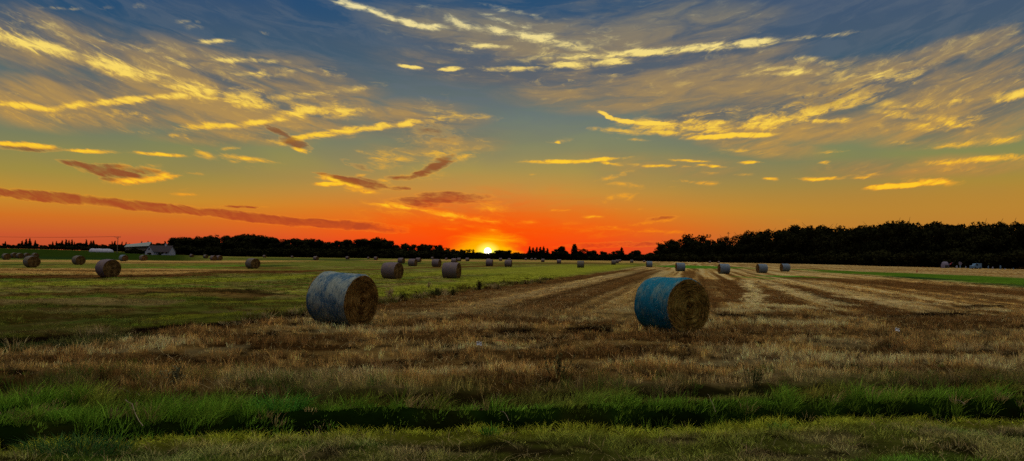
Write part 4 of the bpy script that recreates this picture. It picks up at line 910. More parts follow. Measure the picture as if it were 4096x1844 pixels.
# ------------------------------------------------------------------ small pale things under the wood at the right
def right_corner():
    M_W = noise_col('white_paint', (.22, .24, .34), (.32, .34, .44), 3, 3, .5); M_BL = noise_col('pale_blue_paint', (.09, .18, .30), (.13, .22, .34), 3, 3, .5)
    M_RED = noise_col('red_cloth', (.35, .04, .05), (.45, .07, .07), 5, 3, .8); M_G = noise_col('grey_canvas', (.13, .12, .17), (.20, .18, .24), 4, 3, .9)
    def place(x, ybase): gx, gy = gpt(x, ybase); return gx, gy, gz(gx, gy), F_PX / gy   # px per metre
    # dome tent
    gx, gy, z, k = place(3780, 1072); r = empty('canvas_tent', (gx, gy, z)); tag(r, 'grey dome shaped canvas tent under the right wood', 'tent')
    s = MB(); R = 15 / k; Hh = 26 / k; N = 14; V = []; F = []
    for i in range(6):
        a = i / 5 * math.pi / 2; rr = R * (math.cos(a) ** .6 if i < 5 else .02); zz = Hh * math.sin(a) ** .9
        V += [(rr * math.cos(6.2832 * j / N), rr * math.sin(6.2832 * j / N), zz) for j in range(N)]
    for i in range(5): F += [(i * N + j, i * N + (j + 1) % N, (i + 1) * N + (j + 1) % N, (i + 1) * N + j) for j in range(N)]
    s.add(V, F); s.build('canvas', M_G, r, True); d = MB(); d.box(-R * .45, -R * 1.02, 0, R * .45, -R * .93, Hh * .45); d.build('doorway', M_METAL, r)
    # parasol red and white
    gx, gy, z, k = place(3809, 1071); r = empty('parasol', (gx, gy, z)); tag(r, 'red and white parasol right of the grey tent', 'parasol'); s = MB(); s.tube((0, 0, 0), (0, 0, 22 / k), .03, None, 6); s.build('pole', M_METAL, r)
    s = MB(); N = 12; V = [(12 / k * math.cos(6.2832 * j / N), 12 / k * math.sin(6.2832 * j / N), 13 / k) for j in range(N)] + [(0, 0, 23 / k)]
    for j in range(N): s.m = j // 2 % 2; s.add([V[j], V[(j + 1) % N], V[N]], [(0, 1, 2)])
    s.build('canopy', [M_W, M_RED], r)
    # round sign on a post
    gx, gy, z, k = place(3841, 1072); r = empty('round_sign', (gx, gy, z)); tag(r, 'pale round board on a thick post right of the parasol', 'sign'); s = MB(); s.tube((0, 0, 0), (0, 0, 12 / k), 2.6 / k, 2.2 / k, 8); s.build('post', M_BL, r); s = MB(); s.tube((0, -.05, 18 / k), (0, .05, 18 / k), 7 / k, None, 16); s.build('board', M_G, r)
    # small van
    gx, gy, z, k = place(3905, 1076); r = empty('parked_van', (gx, gy, z)); tag(r, 'small white and pale blue van parked under the right wood', 'van'); w = 16 / k
    s = MB(); pr = [(-w, .25), (-w, .9), (-w * .72, 1.05), (-w * .45, 1.55), (w, 1.6), (w, .25)]; V = [(x, -.75, zz) for x, zz in pr] + [(x, .75, zz) for x, zz in pr]; n = len(pr)
    s.add(V, [tuple(range(n)), tuple(range(2 * n - 1, n - 1, -1))] + [(i, i + n, (i + 1) % n + n, (i + 1) % n) for i in range(n)]); s.build('body', M_BL, r)
    q = MB(); q.box(-w * .40, -.76, 1.0, w * .1, -.745, 1.42); q.build('window', M_GLASS, r)
    for wx in (-w * .6, w * .6):
        for wy in (-.72, .72): q = MB(); q.tube((wx, wy - .06, .28), (wx, wy + .06, .28), .28, None, 14); q.build('wheel', M_METAL, r)
    # posts
    for i, (x, yb, h, ww, lb) in enumerate([(3863, 1073, 8, 3, 'pale short post between the round sign and the van'), (3881, 1075, 14, 4, 'pale post close left of the van'), (3933, 1073, 9, 5, 'short blurred post close right of the van'), (3953, 1075, 12, 3, 'bright thin post second right of the van'), (3971, 1075, 8, 4, 'short dim post third right of the van'), (4002, 1076, 14, 4, 'tall bright post fourth right of the van'), (4020, 1078, 6, 3, 'small pinkish post fifth right of the van'), (4054, 1079, 8, 2, 'last faint post near the right edge'), (3827, 1072, 9, 5, 'low pale post under the parasol')]):
        gx, gy, z, k = place(x, yb); s = MB(); wd = ww / k / 2; hh = h / k
        s.box(-wd, -wd, 0, wd, wd, hh * .86); s.add([(-wd, -wd, hh * .86), (wd, -wd, hh * .86), (wd, wd, hh * .86), (-wd, wd, hh * .86), (0, 0, hh)], [(0, 1, 4), (1, 2, 4), (2, 3, 4), (3, 0, 4)])
        o = s.build('marker_post', M_BL if i % 2 else M_W); o.location = (gx, gy, z); tag(o, lb, 'post', 'pale posts under the right wood')
    for (x, yb, h, lb) in [(3682, 1062, 14, 'dim reddish post under the dark trees'), (3694, 1066, 11, 'pale low post beside the dim reddish post'), (3668, 1090, 10, 'lone brown post standing in the grass strip'), (3207, 1054, 14, 'thin grey post before the right wood')]:
        gx, gy, z, k = place(x, yb); s = MB(); s.tube((0, 0, 0), (0, 0, h / k), 2.4 / k, 1.7 / k, 8); s.tube((0, 0, h / k), (0, 0, h / k * 1.1), 1.7 / k, .3 / k, 8); o = s.build('marker_post', M_RED if 'reddish' in lb or 'brown' in lb else M_G); o.location = (gx, gy, z); tag(o, lb, 'post', 'scattered posts on the right')
right_corner()

# ------------------------------------------------------------------ sky
SUN_AZ, SUN_EL = azel(1951, 1005)
def build_sky():
    w = bpy.data.worlds.new("World"); scene.world = w; w.use_nodes = True; nt = w.node_tree; nt.nodes.clear(); L = nt.links.new
    out = nd(nt, 'ShaderNodeOutputWorld'); bg = nd(nt, 'ShaderNodeBackground'); L(bg.outputs[0], out.inputs[0])
    def M(op, a, b=None, c=None, clamp=False):
        n = nd(nt, 'ShaderNodeMath', operation=op); n.use_clamp = clamp
        for i, v in enumerate((a, b, c)):
            if v is None: continue
            if isinstance(v, (int, float)): n.inputs[i].default_value = v
            else: L(v, n.inputs[i])
        return n.outputs[0]
    def VM(op, a, b=None, out_=0):
        n = nd(nt, 'ShaderNodeVectorMath', operation=op)
        for i, v in enumerate((a, b)):
            if v is None: continue
            if isinstance(v, (tuple, list)): n.inputs[i].default_value = v
            else: L(v, n.inputs[i])
        return n.outputs[out_]
    def XYZ(a, b, c):
        n = nd(nt, 'ShaderNodeCombineXYZ')
        for i, v in enumerate((a, b, c)):
            if isinstance(v, (int, float)): n.inputs[i].default_value = v
            else: L(v, n.inputs[i])
        return n.outputs[0]
    def SS(v, a, b, lo=0.0, hi=1.0):
        n = nd(nt, 'ShaderNodeMapRange', interpolation_type='SMOOTHSTEP')
        n.inputs['From Min'].default_value = a; n.inputs['From Max'].default_value = b; n.inputs['To Min'].default_value = lo; n.inputs['To Max'].default_value = hi
        L(v, n.inputs['Value']); return n.outputs[0]
    def NZ(vec, scale, det, rough=.55, dist=0, col=False):
        n = nd(nt, 'ShaderNodeTexNoise'); n.inputs['Scale'].default_value = scale; n.inputs['Detail'].default_value = det
        n.inputs['Roughness'].default_value = rough; n.inputs['Distortion'].default_value = dist; L(vec, n.inputs['Vector'])
        return n.outputs['Color' if col else 'Fac']
    def RAMP(v, stops):
        n = nd(nt, 'ShaderNodeValToRGB'); cr = n.color_ramp; L(v, n.inputs[0])
        for i, (p, c) in enumerate(stops):
            e = cr.elements[i] if i < 2 else cr.elements.new(p)
            e.position = p; e.color = (*c, 1)
        return n.outputs[0]
    def MIX(f, a, b):
        n = nd(nt, 'ShaderNodeMix', data_type='RGBA')
        for k, v in (('Factor', f), ('A', a), ('B', b)):
            if isinstance(v, (int, float)): n.inputs[k].default_value = v
            elif isinstance(v, tuple): n.inputs[k].default_value = (*v, 1)
            else: L(v, n.inputs[k])
        return n.outputs['Result']
    tc = nd(nt, 'ShaderNodeTexCoord'); sp = nd(nt, 'ShaderNodeSeparateXYZ'); L(tc.outputs['Generated'], sp.inputs[0])
    az = M('MULTIPLY', M('ARCTAN2', sp.outputs[0], sp.outputs[1]), 57.29578)
    el = M('MULTIPLY', M('ARCSINE', sp.outputs[2]), 57.29578)
    elp = M('MAXIMUM', el, 0.0)
    fe = M('SQRT', M('DIVIDE', elp, 90.0))
    q = lambda e: math.sqrt(e / 90)
    centre = [(0, lin(232, 56, 36)), (0.8, lin(246, 70, 18)), (2.0, lin(246, 92, 12)), (3.2, lin(228, 116, 30)), (4.6, lin(204, 142, 58)), (6.2, lin(168, 146, 78)), (8, lin(138, 138, 96)), (10, lin(110, 124, 114)), (13, lin(76, 96, 110)), (15.5, lin(54, 84, 112)), (18, lin(40, 78, 114)), (32, lin(46, 82, 140)), (52, ZEN0), (64, ZEN), (90, ZEN)]
    side = [(0, lin(184, 70, 46)), (1.0, lin(200, 86, 46)), (2.2, lin(208, 112, 36)), (3.4, lin(198, 140, 46)), (5.0, lin(162, 142, 62)), (7, lin(134, 136, 82)), (9, lin(102, 124, 108)), (12, lin(66, 94, 106)), (14.5, lin(44, 80, 110)), (18, lin(26, 70, 116)), (32, lin(40, 76, 132)), (52, ZEN0), (64, ZEN), (90, ZEN)]
    back = [(0, BACK0), (12, BACK1), (32, BACK2), (52, ZEN0), (64, ZEN), (90, ZEN)]
    cc = RAMP(fe, [(q(e), c) for e, c in centre]); cs = RAMP(fe, [(q(e), c) for e, c in side]); cb = RAMP(fe, [(q(e), c) for e, c in back])
    dz = M('ABSOLUTE', M('SUBTRACT', az, SUN_AZ))
    base = MIX(SS(dz, 2, 24), cc, cs)
    # the right side is paler and more golden near the horizon
    gold = M('MULTIPLY', SS(az, 6, 26), M('MULTIPLY', SS(el, 7.0, 3.4), 1.0))
    base = MIX(M('MULTIPLY', gold, .75), base, lin(180, 130, 52))
    big = NZ(XYZ(M('MULTIPLY', az, .05), M('MULTIPLY', el, .14), 3.0), 1.0, 3)
    base = MIX(M('MULTIPLY', SS(big, .40, .60), M('MULTIPLY', SS(el, 3.0, 8.0), .34)), base, lin(98, 104, 108))
    els = M('MULTIPLY_ADD', M('MULTIPLY', az, az), -.006, el)
    wv = NZ(XYZ(M('MULTIPLY', az, .16), M('MULTIPLY', els, .55), 0.0), 1.0, 6, .62, 0, True)
    wo = VM('SUBTRACT', wv, (.5, .5, .5))
    wsep = nd(nt, 'ShaderNodeSeparateXYZ'); L(wo, wsep.inputs[0])
    X = M('MULTIPLY_ADD', wsep.outputs[0], 2.6, az); Y = M('MULTIPLY_ADD', wsep.outputs[1], .80, el)
    ew = M('MULTIPLY_ADD', wsep.outputs[2], 1.6, els)
    fib = NZ(XYZ(M('MULTIPLY', X, .17), M('MULTIPLY', ew, .85), 7.0), 1.25, 9, .60, .8)
    fib2 = NZ(XYZ(M('MULTIPLY', X, .62), M('MULTIPLY', ew, 2.0), 11.0), 1.3, 7, .66, .5)
    P1 = XYZ(X, Y, 1.0); P2 = XYZ(M('MULTIPLY', X, X), M('MULTIPLY', X, Y), M('MULTIPLY', Y, Y))
    def layer(strokes, P1=P1, P2=P2, wk=1.0):
        acc = None
        for pts, wpx, inten in strokes:
            inten = inten * (1.3 if wpx < 6 else 1.0); wpx = wpx * (1.15 if wpx < 6 else 1)
            g = [azel(x * 1.59006, y * 1.59006) for x, y in pts]; w_ = math.degrees(wpx * wk * 1.59006 / F_PX)
            if len(g) == 1: g = [(g[0][0] - w_, g[0][1]), (g[0][0] + w_, g[0][1])]
            ns = len(g) - 1
            for k, (a, b) in enumerate(zip(g[:-1], g[1:])):
                dx, dy = b[0] - a[0], b[1] - a[1]; Ls = math.hypot(dx, dy); c, s = dx / Ls, dy / Ls
                ea = .16 * Ls + .7 * w_ if k == 0 else .5 * Ls; eb = .16 * Ls + .7 * w_ if k == ns - 1 else .5 * Ls
                A = (Ls + ea + eb) / 2; B = w_; mid = A - ea; cx, cy = a[0] + c * mid, a[1] + s * mid
                # u = c x + s y - u0 ; v = -s x + c y - v0
                u0 = c * cx + s * cy; v0 = -s * cx + c * cy; ia, ib = inten / A ** 2, inten / B ** 2
                qa = c * c * ia + s * s * ib; qb = 2 * c * s * (ia - ib); qc = s * s * ia + c * c * ib
                lx = -2 * (c * u0 * ia - s * v0 * ib); ly = -2 * (s * u0 * ia + c * v0 * ib); l0 = u0 * u0 * ia + v0 * v0 * ib
                d = M('ADD', VM('DOT_PRODUCT', P2, (-qa, -qb, -qc), 1), VM('DOT_PRODUCT', P1, (-lx, -ly, inten - l0), 1))
                acc = M('MAXIMUM', d, 0.0) if acc is None else M('MAXIMUM', acc, d)
        return acc
    G = layer(GREY)
    e1 = NZ(XYZ(M('MULTIPLY', az, .9), M('MULTIPLY', els, 3.4), 31.0), 1.0, 3, .6, 0, True)
    eo = nd(nt, 'ShaderNodeSeparateXYZ'); L(VM('SUBTRACT', e1, (.5, .5, .5)), eo.inputs[0])
    X2 = M('MULTIPLY_ADD', eo.outputs[0], 1.0, X); Y2 = M('MULTIPLY_ADD', eo.outputs[1], .24, Y)
    P1 = XYZ(X2, Y2, 1.0); P2 = XYZ(M('MULTIPLY', X2, X2), M('MULTIPLY', X2, Y2), M('MULTIPLY', Y2, Y2))
    X3 = M('MULTIPLY_ADD', wsep.outputs[0], .9, M('MULTIPLY_ADD', eo.outputs[0], .8, az)); Y3 = M('MULTIPLY_ADD', wsep.outputs[1], .30, M('MULTIPLY_ADD', eo.outputs[1], .20, el))
    P3 = XYZ(X3, Y3, 1.0); P4 = XYZ(M('MULTIPLY', X3, X3), M('MULTIPLY', X3, Y3), M('MULTIPLY', Y3, Y3))
    Yv = M('MAXIMUM', layer([b for b in BRIGHT if b[1] >= 10], P1, P2, 1.5), layer([b for b in BRIGHT if b[1] < 10], P3, P4, 1.7)); D = layer(DARK, P3, P4, 1.3)
    tx = M('MULTIPLY', SS(fib, .42, .66), M('MULTIPLY', SS(el, 7.0, 12.0), .34)); base = MIX(tx, base, lin(100, 110, 122))
    # soft grey veil
    ga = M('MULTIPLY', G, SS(fib, .25, .62, .55, 1.1), None, True)
    ga = SS(ga, .0, .75)
    greyc = RAMP(fe, [(q(0), lin(200, 80, 30)), (q(4), lin(165, 118, 62)), (q(7), lin(128, 116, 88)), (q(10), lin(108, 104, 98)), (q(14), lin(86, 94, 106)), (q(18), lin(68, 90, 112))])
    col = MIX(M('MULTIPLY', ga, .85), base, greyc)
    # warm tone inside the veil
    wn = NZ(XYZ(M('MULTIPLY', X, .07), M('MULTIPLY', els, .42), 21.0), 1.0, 6, .6)
    warm = M('MULTIPLY', ga, SS(wn, .38, .56)); warm = M('MULTIPLY', warm, SS(fib, .25, .6, .5, 1.0))
    col = MIX(M('MULTIPLY', warm, .72), col, RAMP(fe, [(q(3), lin(232, 128, 40)), (q(7), lin(206, 156, 68)), (q(11), lin(182, 146, 82)), (q(17), lin(136, 128, 108))]))
    # bright sunlit streaks
    yp = M('POWER', M('MAXIMUM', Yv, 0.0), 2.7)
    yb = M('MULTIPLY', yp, SS(fib, .26, .66, .72, 1.20))
    yb = M('MULTIPLY', yb, SS(fib2, .30, .68, .55, 1.34))
    yb = M('ADD', yb, M('MULTIPLY', M('SUBTRACT', fib2, .52), M('MULTIPLY', SS(Yv, 0, .3), 1.3)))
    veil = M('MULTIPLY', ga, SS(fib2, .46, .74, 0, .50))
    yb = M('ADD', yb, M('MULTIPLY', veil, SS(fib, .4, .6)))
    ya = SS(yb, -.04, .95)
    brightc = RAMP(fe, [(q(0), lin(255, 140, 4)), (q(2), lin(252, 138, 14)), (q(4), lin(248, 160, 36)), (q(7), lin(234, 176, 56)), (q(10), lin(220, 176, 76)), (q(14), lin(196, 174, 112)), (q(18), lin(172, 172, 146))])
    col = MIX(M('MULTIPLY', ya, .92), col, brightc)
    hot = SS(yb, .50, 1.5)
    col = MIX(M('MULTIPLY', hot, .9), col, RAMP(fe, [(q(0), lin(255, 200, 20)), (q(3), lin(255, 200, 34)), (q(8), lin(255, 208, 52)), (q(13), lin(252, 222, 112)), (q(18), lin(240, 226, 170))]))
    # dark undersides and the long low trail
    dm = M('ADD', M('POWER', M('MAXIMUM', D, 0.0), 1.25), M('MULTIPLY', M('SUBTRACT', fib2, .52), M('MULTIPLY', SS(D, 0, .3), 1.3)))
    dm = M('ADD', dm, M('MULTIPLY', eo.outputs[2], M('MULTIPLY', SS(D, 0, .3), .9)))
    da = M('MULTIPLY', SS(dm, .0, .80), SS(fib2, .35, .60, .72, 1.0))
    darkc = RAMP(fe, [(q(0), lin(196, 62, 30)), (q(2.4), lin(176, 70, 34)), (q(4), lin(150, 66, 38)), (q(6), lin(142, 74, 42)), (q(9), lin(134, 88, 52)), (q(12), lin(136, 110, 64))])
    rim = M('MULTIPLY', SS(dm, .0, .10), SS(dm, .50, .10)); col = MIX(M('MULTIPLY', rim, .22), col, RAMP(fe, [(q(0), lin(255, 120, 10)), (q(4), lin(255, 160, 40)), (q(9), lin(226, 180, 80))]))
    col = MIX(M('MULTIPLY', da, .90), col, darkc)
    # glow and disc of the sun, real directions
    sx = M('SUBTRACT', az, SUN_AZ); sy = M('SUBTRACT', el, SUN_EL)
    def rad(kx, ky): return M('SQRT', M('ADD', M('POWER', M('ABSOLUTE', M('MULTIPLY', sx, kx)), 2.0), M('POWER', M('ABSOLUTE', M('MULTIPLY', sy, ky)), 2.0)))
    wide = SS(M('MULTIPLY_ADD', M('SUBTRACT', fib, .5), 1.0, rad(1 / 11.0, 1 / 5.4)), 1.0, 0.0)
    col = MIX(M('MULTIPLY', wide, .62), col, lin(255, 72, 0))
    jit = M('MULTIPLY_ADD', M('SUBTRACT', fib, .5), 1.2, rad(1 / 3.4, 1 / 1.7))
    g1 = SS(jit, 1.0, .1); col = MIX(M('MULTIPLY', g1, .9), col, lin(255, 196, 0))
    g2 = SS(rad(1 / 1.0, 1 / .75), 1.0, .30); col = MIX(g2, col, (1.0, .93, .10))
    disc = SS(rad(1 / .27, 1 / .27), 1.08, .86); col = MIX(disc, col, (2.6, 2.4, 1.9))
    # fine grain of the air
    L(col, bg.inputs['Color']); bg.inputs['Strength'].default_value = SKY_STRENGTH
    w.cycles.sampling_method = 'MANUAL'; w.cycles.sample_map_resolution = 512
ZEN = (2.65, 2.38, 1.95); ZEN0 = (.16, .19, .27); BACK0 = (.010, .010, .018); BACK1 = (.014, .02, .035); BACK2 = (.02, .032, .07); SKY_STRENGTH = 1.0  # ZEN: bright overhead sky out of view, added to light the ground
BRIGHT = [
 ([(880, 520), (1080, 548), (1330, 585)], 26, .55), ([(1150, 590), (1320, 600)], 16, .5), ([(930, 580), (1120, 560)], 10, .45), ([(1330, 575), (1560, 590), (1740, 595)], 12, .5), ([(1040, 610), (1160, 600)], 6, .5),
 ([(-60, 55), (0, 88), (200, 138), (400, 200), (560, 242), (700, 266)], 17, 1.1), ([(-40, 82), (200, 146), (400, 206), (600, 256)], 8, 1.0), ([(0, 60), (250, 130), (500, 168), (640, 195)], 36, .42),
 ([(-20, 258), (130, 273), (220, 262), (420, 241), (475, 240)], 8, 1.1), ([(0, 288), (200, 296), (400, 292)], 16, .5),
 ([(430, 322), (600, 315), (720, 296), (765, 275)], 8, 1.1), ([(560, 266), (700, 247), (840, 233)], 9, .85), ([(690, 288), (800, 276), (905, 284)], 18, 1.1), ([(830, 231), (960, 213)], 8, .8),
 ([(590, 250), (700, 258), (820, 262)], 20, .6),
 ([(695, 357), (850, 331), (1000, 312), (1060, 305)], 8, 1.15), ([(1060, 305), (1140, 290), (1255, 299)], 11, .75), ([(1060, 255), (1110, 285), (1180, 302)], 14, .75), ([(1120, 240), (1145, 285)], 12, .5), ([(1000, 330), (1060, 345)], 14, .35),
 ([(530, 150), (620, 152), (725, 155)], 6, .95), ([(560, 190), (680, 181)], 6, .8), ([(740, 177), (800, 178), (880, 196)], 9, .7), ([(600, 195), (745, 186)], 7, .8), ([(690, 175), (760, 180)], 7, .8),
 ([(493, 107), (584, 103)], 4.5, .8), ([(450, 55), (475, 56)], 5, .55), ([(488, 54), (506, 54)], 5, .55), ([(470, 72), (506, 68)], 5, .5), ([(345, 20), (372, 10)], 7, .5), ([(375, 5), (405, 0)], 6, .5), ([(95, 20), (215, 20)], 3.2, .5), ([(245, 19), (285, 19)], 3.2, .4), ([(425, 150), (485, 174)], 7, .9), ([(655, 82), (680, 85)], 4, .45), ([(400, 92), (480, 90)], 5, .3),
 ([(300, 326), (350, 332), (390, 334)], 4, .45), ([(350, 322), (395, 320)], 4, .35), ([(415, 340), (445, 340)], 3, .5), ([(460, 338), (475, 345)], 3, .5),
 ([(-20, 361), (70, 364), (148, 371)], 5, 1.0), ([(165, 376), (285, 384)], 4, .95), ([(326, 383), (468, 392)], 3.6, .85), ([(482, 376), (540, 398)], 8, .85), ([(540, 388), (700, 408)], 6, .9), ([(545, 376), (600, 372)], 3, .6), ([(575, 403), (620, 408)], 3, .5), ([(610, 412), (640, 425)], 4, .3),
 ([(250, 455), (350, 456), (458, 439)], 8, 1.1), ([(290, 415), (340, 420), (420, 428)], 10, .75), ([(380, 440), (450, 442)], 8, .9), ([(462, 434), (520, 437)], 2.5, .5), ([(430, 489), (505, 490)], 3, .6), ([(450, 480), (480, 475)], 3, .3),
 ([(798, 438), (860, 455), (920, 478)], 8, 1.1), ([(790, 462), (870, 463)], 4.5, 1.0), ([(860, 470), (950, 486)], 7, .95), ([(890, 440), (930, 440)], 4, .6), ([(960, 450), (1000, 468)], 6, .8), ([(735, 372), (775, 380)], 5, .9), ([(660, 353), (730, 360)], 5, .7),
 ([(880, 345), (905, 345)], 3, .4), ([(895, 378), (920, 382)], 3, .4),
 ([(930, 402), (1050, 395), (1205, 385)], 24, .75), ([(970, 445), (1050, 440), (1110, 438)], 14, .6), ([(1130, 402), (1205, 388)], 9, .95), ([(940, 420), (1010, 425)], 14, .6), ([(1000, 340), (1100, 362), (1220, 360)], 28, .35),
 ([(918, 512), (1050, 524), (1180, 550), (1300, 563)], 9, 1.0), ([(1170, 518), (1290, 533)], 17, .7), ([(1290, 558), (1360, 562)], 7, .8), ([(1195, 576), (1262, 582)], 4, .75), ([(1185, 600), (1310, 606)], 3.6, .8), ([(1120, 552), (1150, 555)], 3, .7), ([(1100, 575), (1160, 578)], 3, .5), ([(1190, 610), (1250, 612)], 5, .9),
 ([(830, 0), (920, 22), (1000, 50), (1050, 65), (1135, 71)], 8, 1.15), ([(1112, 45), (1200, 72), (1290, 86), (1400, 108), (1500, 118)], 13, 1.05), ([(1212, 37), (1300, 60), (1365, 82)], 6, .7), ([(1200, 10), (1330, 35), (1375, 52)], 6, .7), ([(1038, 12), (1098, 17)], 4, .5), ([(1145, 110), (1300, 120)], 5, .7), ([(1128, 124), (1182, 127)], 3.5, .6),
 ([(998, 163), (1065, 172)], 4.5, 1.0), ([(1105, 175), (1165, 173)], 5, 1.1), ([(1190, 172), (1400, 172)], 7, 1.05), ([(1290, 152), (1400, 142), (1540, 142)], 9, .95), ([(1340, 165), (1500, 160), (1600, 148)], 9, 1.05), ([(1490, 140), (1700, 126), (1850, 112), (1960, 102)], 9, 1.2), ([(1950, 103), (2060, 93), (2165, 80)], 5, .6), ([(1440, 100), (1620, 118)], 14, .55),
 ([(1370, 96), (1540, 82)], 8, .35), ([(1498, 185), (1570, 188)], 4, .5), ([(1425, 200), (1445, 205)], 3, .5), ([(1880, 60), (1920, 95)], 6, .35), ([(1850, 42), (1890, 38)], 4, .4), ([(1700, 25), (1900, 10)], 20, .2),
 ([(2600, 80), (2350, 140), (2200, 172), (2080, 205)], 34, .50), ([(1850, 185), (1950, 171), (2060, 182)], 10, .75), ([(1995, 150), (2060, 152), (2120, 165)], 9, .75), ([(1900, 190), (2050, 178)], 6, 1.0), ([(2030, 195), (2180, 182), (2310, 190)], 22, .8), ([(1960, 236), (2055, 240)], 8, .8),
 ([(1560, 310), (1700, 316), (1850, 312), (2000, 300), (2100, 270), (2210, 234)], 18, 1.0), ([(1510, 282), (1545, 300), (1600, 310), (1720, 311)], 4.5, 1.1), ([(1478, 324), (1600, 332), (1800, 337)], 7, .9), ([(1718, 347), (1850, 339), (1970, 336)], 5, 1.0), ([(1700, 290), (1900, 285), (2040, 268)], 20, .6), ([(2020, 305), (2100, 306), (2150, 302)], 5, .8),
 ([(2140, 255), (2300, 268), (2440, 255)], 11, .8), ([(2190, 280), (2300, 292), (2390, 298)], 10, .85), ([(2250, 310), (2350, 318), (2480, 295)], 11, .8), ([(2490, 250), (2600, 222)], 11, .9), ([(2380, 205), (2500, 212), (2600, 202)], 12, .5), ([(2150, 215), (2300, 235), (2480, 228)], 14, .4), ([(2280, 165), (2420, 180), (2600, 160)], 16, .35),
 ([(2325, 368), (2460, 360), (2600, 345)], 7, .8), ([(2290, 416), (2450, 402), (2600, 391)], 7, 1.0), ([(2140, 444), (2235, 436)], 3.4, .55), ([(2170, 438), (2350, 425), (2500, 428)], 5, .3), ([(2170, 473), (2260, 469), (2330, 463)], 5, 1.0), ([(2290, 461), (2400, 461)], 10, 1.15), ([(2250, 360), (2300, 357)], 4, .5),
 ([(1308, 408), (1450, 407), (1585, 394)], 3.8, .95), ([(1490, 405), (1565, 414)], 3.4, .7), ([(1595, 414), (1705, 420)], 3.4, .8), ([(1678, 402), (1785, 407)], 2.8, .8), ([(1740, 414), (1835, 421)], 3, .8), ([(1690, 420), (1780, 419)], 2.6, .6), ([(1735, 431), (1805, 436)], 3, .6), ([(1380, 356), (1440, 350)], 7, .55), ([(1395, 356), (1412, 357)], 3, .9), ([(1810, 375), (1905, 383)], 4, .6), ([(1850, 410), (1920, 408)], 3.5, .8), ([(2050, 386), (2125, 380)], 3.4, .7), ([(2060, 410), (2085, 406)], 4, .7), ([(1840, 440), (1905, 438)], 3, .5), ([(1915, 450), (1955, 453)], 3.4, .7), ([(2005, 452), (2125, 449)], 3.6, .8), ([(2140, 449), (2195, 446)], 3, .7),
 ([(1500, 455), (1560, 440), (1595, 428)], 5, .55), ([(1520, 460), (1615, 468)], 7, .7), ([(1510, 512), (1545, 492), (1600, 488)], 6, .7), ([(1575, 505), (1610, 482)], 4, .5), ([(1380, 530), (1435, 528)], 2.6, .7), ([(1460, 545), (1515, 546)], 3.4, .7), ([(1515, 528), (1552, 526)], 2.6, .6), ([(1560, 572), (1650, 558), (1700, 548)], 6, .75), ([(1400, 560), (1500, 566)], 5, .4), ([(1450, 570), (1600, 580), (1740, 586)], 6, .75), ([(1600, 527), (1625, 523)], 3, .5), ([(1690, 455), (1750, 457)], 3.4, .6), ([(1740, 460), (1810, 462)], 4, .6), ([(1650, 460), (1700, 470)], 3, .3), ([(1330, 442), (1350, 440)], 2.6, .5),
 ([(1355, 250), (1380, 250)], 2, .4), ([(1400, 215), (1425, 212)], 2.4, .4), ([(2110, 350), (2160, 352)], 3, .3), ([(1980, 552), (2010, 558)], 6, .35), ([(2150, 345), (2200, 343)], 3, .3), ([(1540, 348), (1640, 352)], 3, .6), ([(1760, 385), (1860, 372)], 6, .4),
]
GREY = [
 ([(-60, 70), (300, 165), (620, 250), (800, 275)], 40, .9),
 ([(-60, 60), (300, 150), (620, 205), (900, 235)], 90, .75), ([(-50, 240), (400, 262), (900, 285)], 80, .95), ([(500, 300), (900, 300), (1180, 300)], 60, .6), ([(400, 340), (760, 350)], 28, .6), ([(520, 180), (900, 190)], 34, .5),
 ([(1000, 60), (1500, 110), (1950, 120)], 80, .85), ([(1000, 150), (1500, 185), (1900, 190)], 60, .75), ([(1450, 20), (1950, 40)], 50, .6), ([(1300, 225), (1700, 240), (2050, 225)], 70, .6), ([(1600, 200), (2100, 230), (2600, 200)], 90, .95), ([(1650, 290), (2200, 290), (2600, 265)], 80, .95), ([(2600, 90), (2300, 150)], 40, .8), ([(2150, 345), (2600, 330)], 38, .55), ([(1780, 350), (2050, 380)], 40, .6), ([(2050, 430), (2600, 412)], 34, .5), ([(950, 380), (1250, 355)], 55, .4), ([(1450, 400), (1900, 430)], 40, .3), ([(860, 500), (1300, 520)], 40, .25),
]
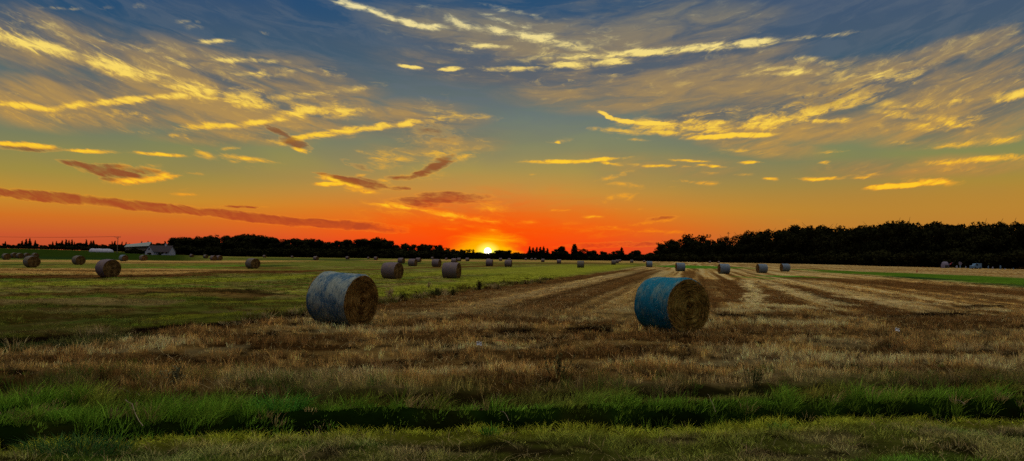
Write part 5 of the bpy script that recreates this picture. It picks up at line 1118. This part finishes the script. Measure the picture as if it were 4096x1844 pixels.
DARK = [
 ([(-60, 478), (0, 484), (250, 506), (500, 532), (750, 558), (960, 571)], 11, 1.2), ([(850, 560), (1010, 578)], 11, .6),
 ([(158, 405), (260, 424), (360, 446)], 7, 1.0), ([(215, 420), (320, 440)], 13, .9), ([(250, 416), (330, 420)], 6, .6), ([(300, 424), (400, 432)], 8, .55), ([(250, 448), (300, 452)], 5, .6),
 ([(665, 316), (705, 334), (735, 352)], 6, .8), ([(715, 350), (770, 370)], 11, .95),
 ([(812, 438), (990, 474)], 6, 1.0), ([(860, 450), (960, 470)], 10, .9), ([(900, 448), (950, 458)], 6, .6), ([(985, 472), (1030, 474)], 4, .5),
 ([(1030, 446), (1095, 424)], 8, .85), ([(1070, 430), (1134, 398)], 12, .95), ([(1090, 405), (1130, 402)], 7, .7), ([(980, 446), (1040, 446)], 6, .6), ([(870, 404), (935, 428)], 7, .4),
 ([(1000, 503), (1215, 497)], 10, .9), ([(1060, 491), (1160, 490)], 9, .8), ([(1015, 512), (1110, 516)], 8, .65), ([(1120, 505), (1240, 508)], 6, .5), ([(540, 518), (655, 520)], 2.6, .5),
 ([(1400, 620), (1560, 614), (1720, 613)], 7, .5), ([(1060, 325), (1135, 345)], 26, .33), ([(1630, 552), (1700, 545)], 5, .35), ([(0, 372), (150, 376)], 5, .45), ([(2020, 262), (2200, 232)], 22, .35),
]
build_sky()
sun_d = bpy.data.lights.new("sun", 'SUN'); sun_d.energy = 2.0; sun_d.angle = math.radians(.53); sun_d.color = (1.0, .42, .12)
sun = bpy.data.objects.new("sun", sun_d); COL.objects.link(sun)
sdir = pix_dir(1950, 1005); sun.rotation_euler = Vector((-sdir.x, -sdir.y, -sdir.z)).to_track_quat('-Z', 'Y').to_euler()

vs = scene.view_settings; vs.view_transform = 'Standard'; vs.look = 'None'; vs.exposure = 0; vs.gamma = 1; vs.use_curve_mapping = False
scene.render.engine = 'CYCLES'; cy = scene.cycles
cy.max_bounces = 4; cy.diffuse_bounces = 2; cy.glossy_bounces = 1; cy.transmission_bounces = 2; cy.transparent_max_bounces = 4
cy.use_denoising = False; cy.caustics_reflective = False; cy.caustics_refractive = False
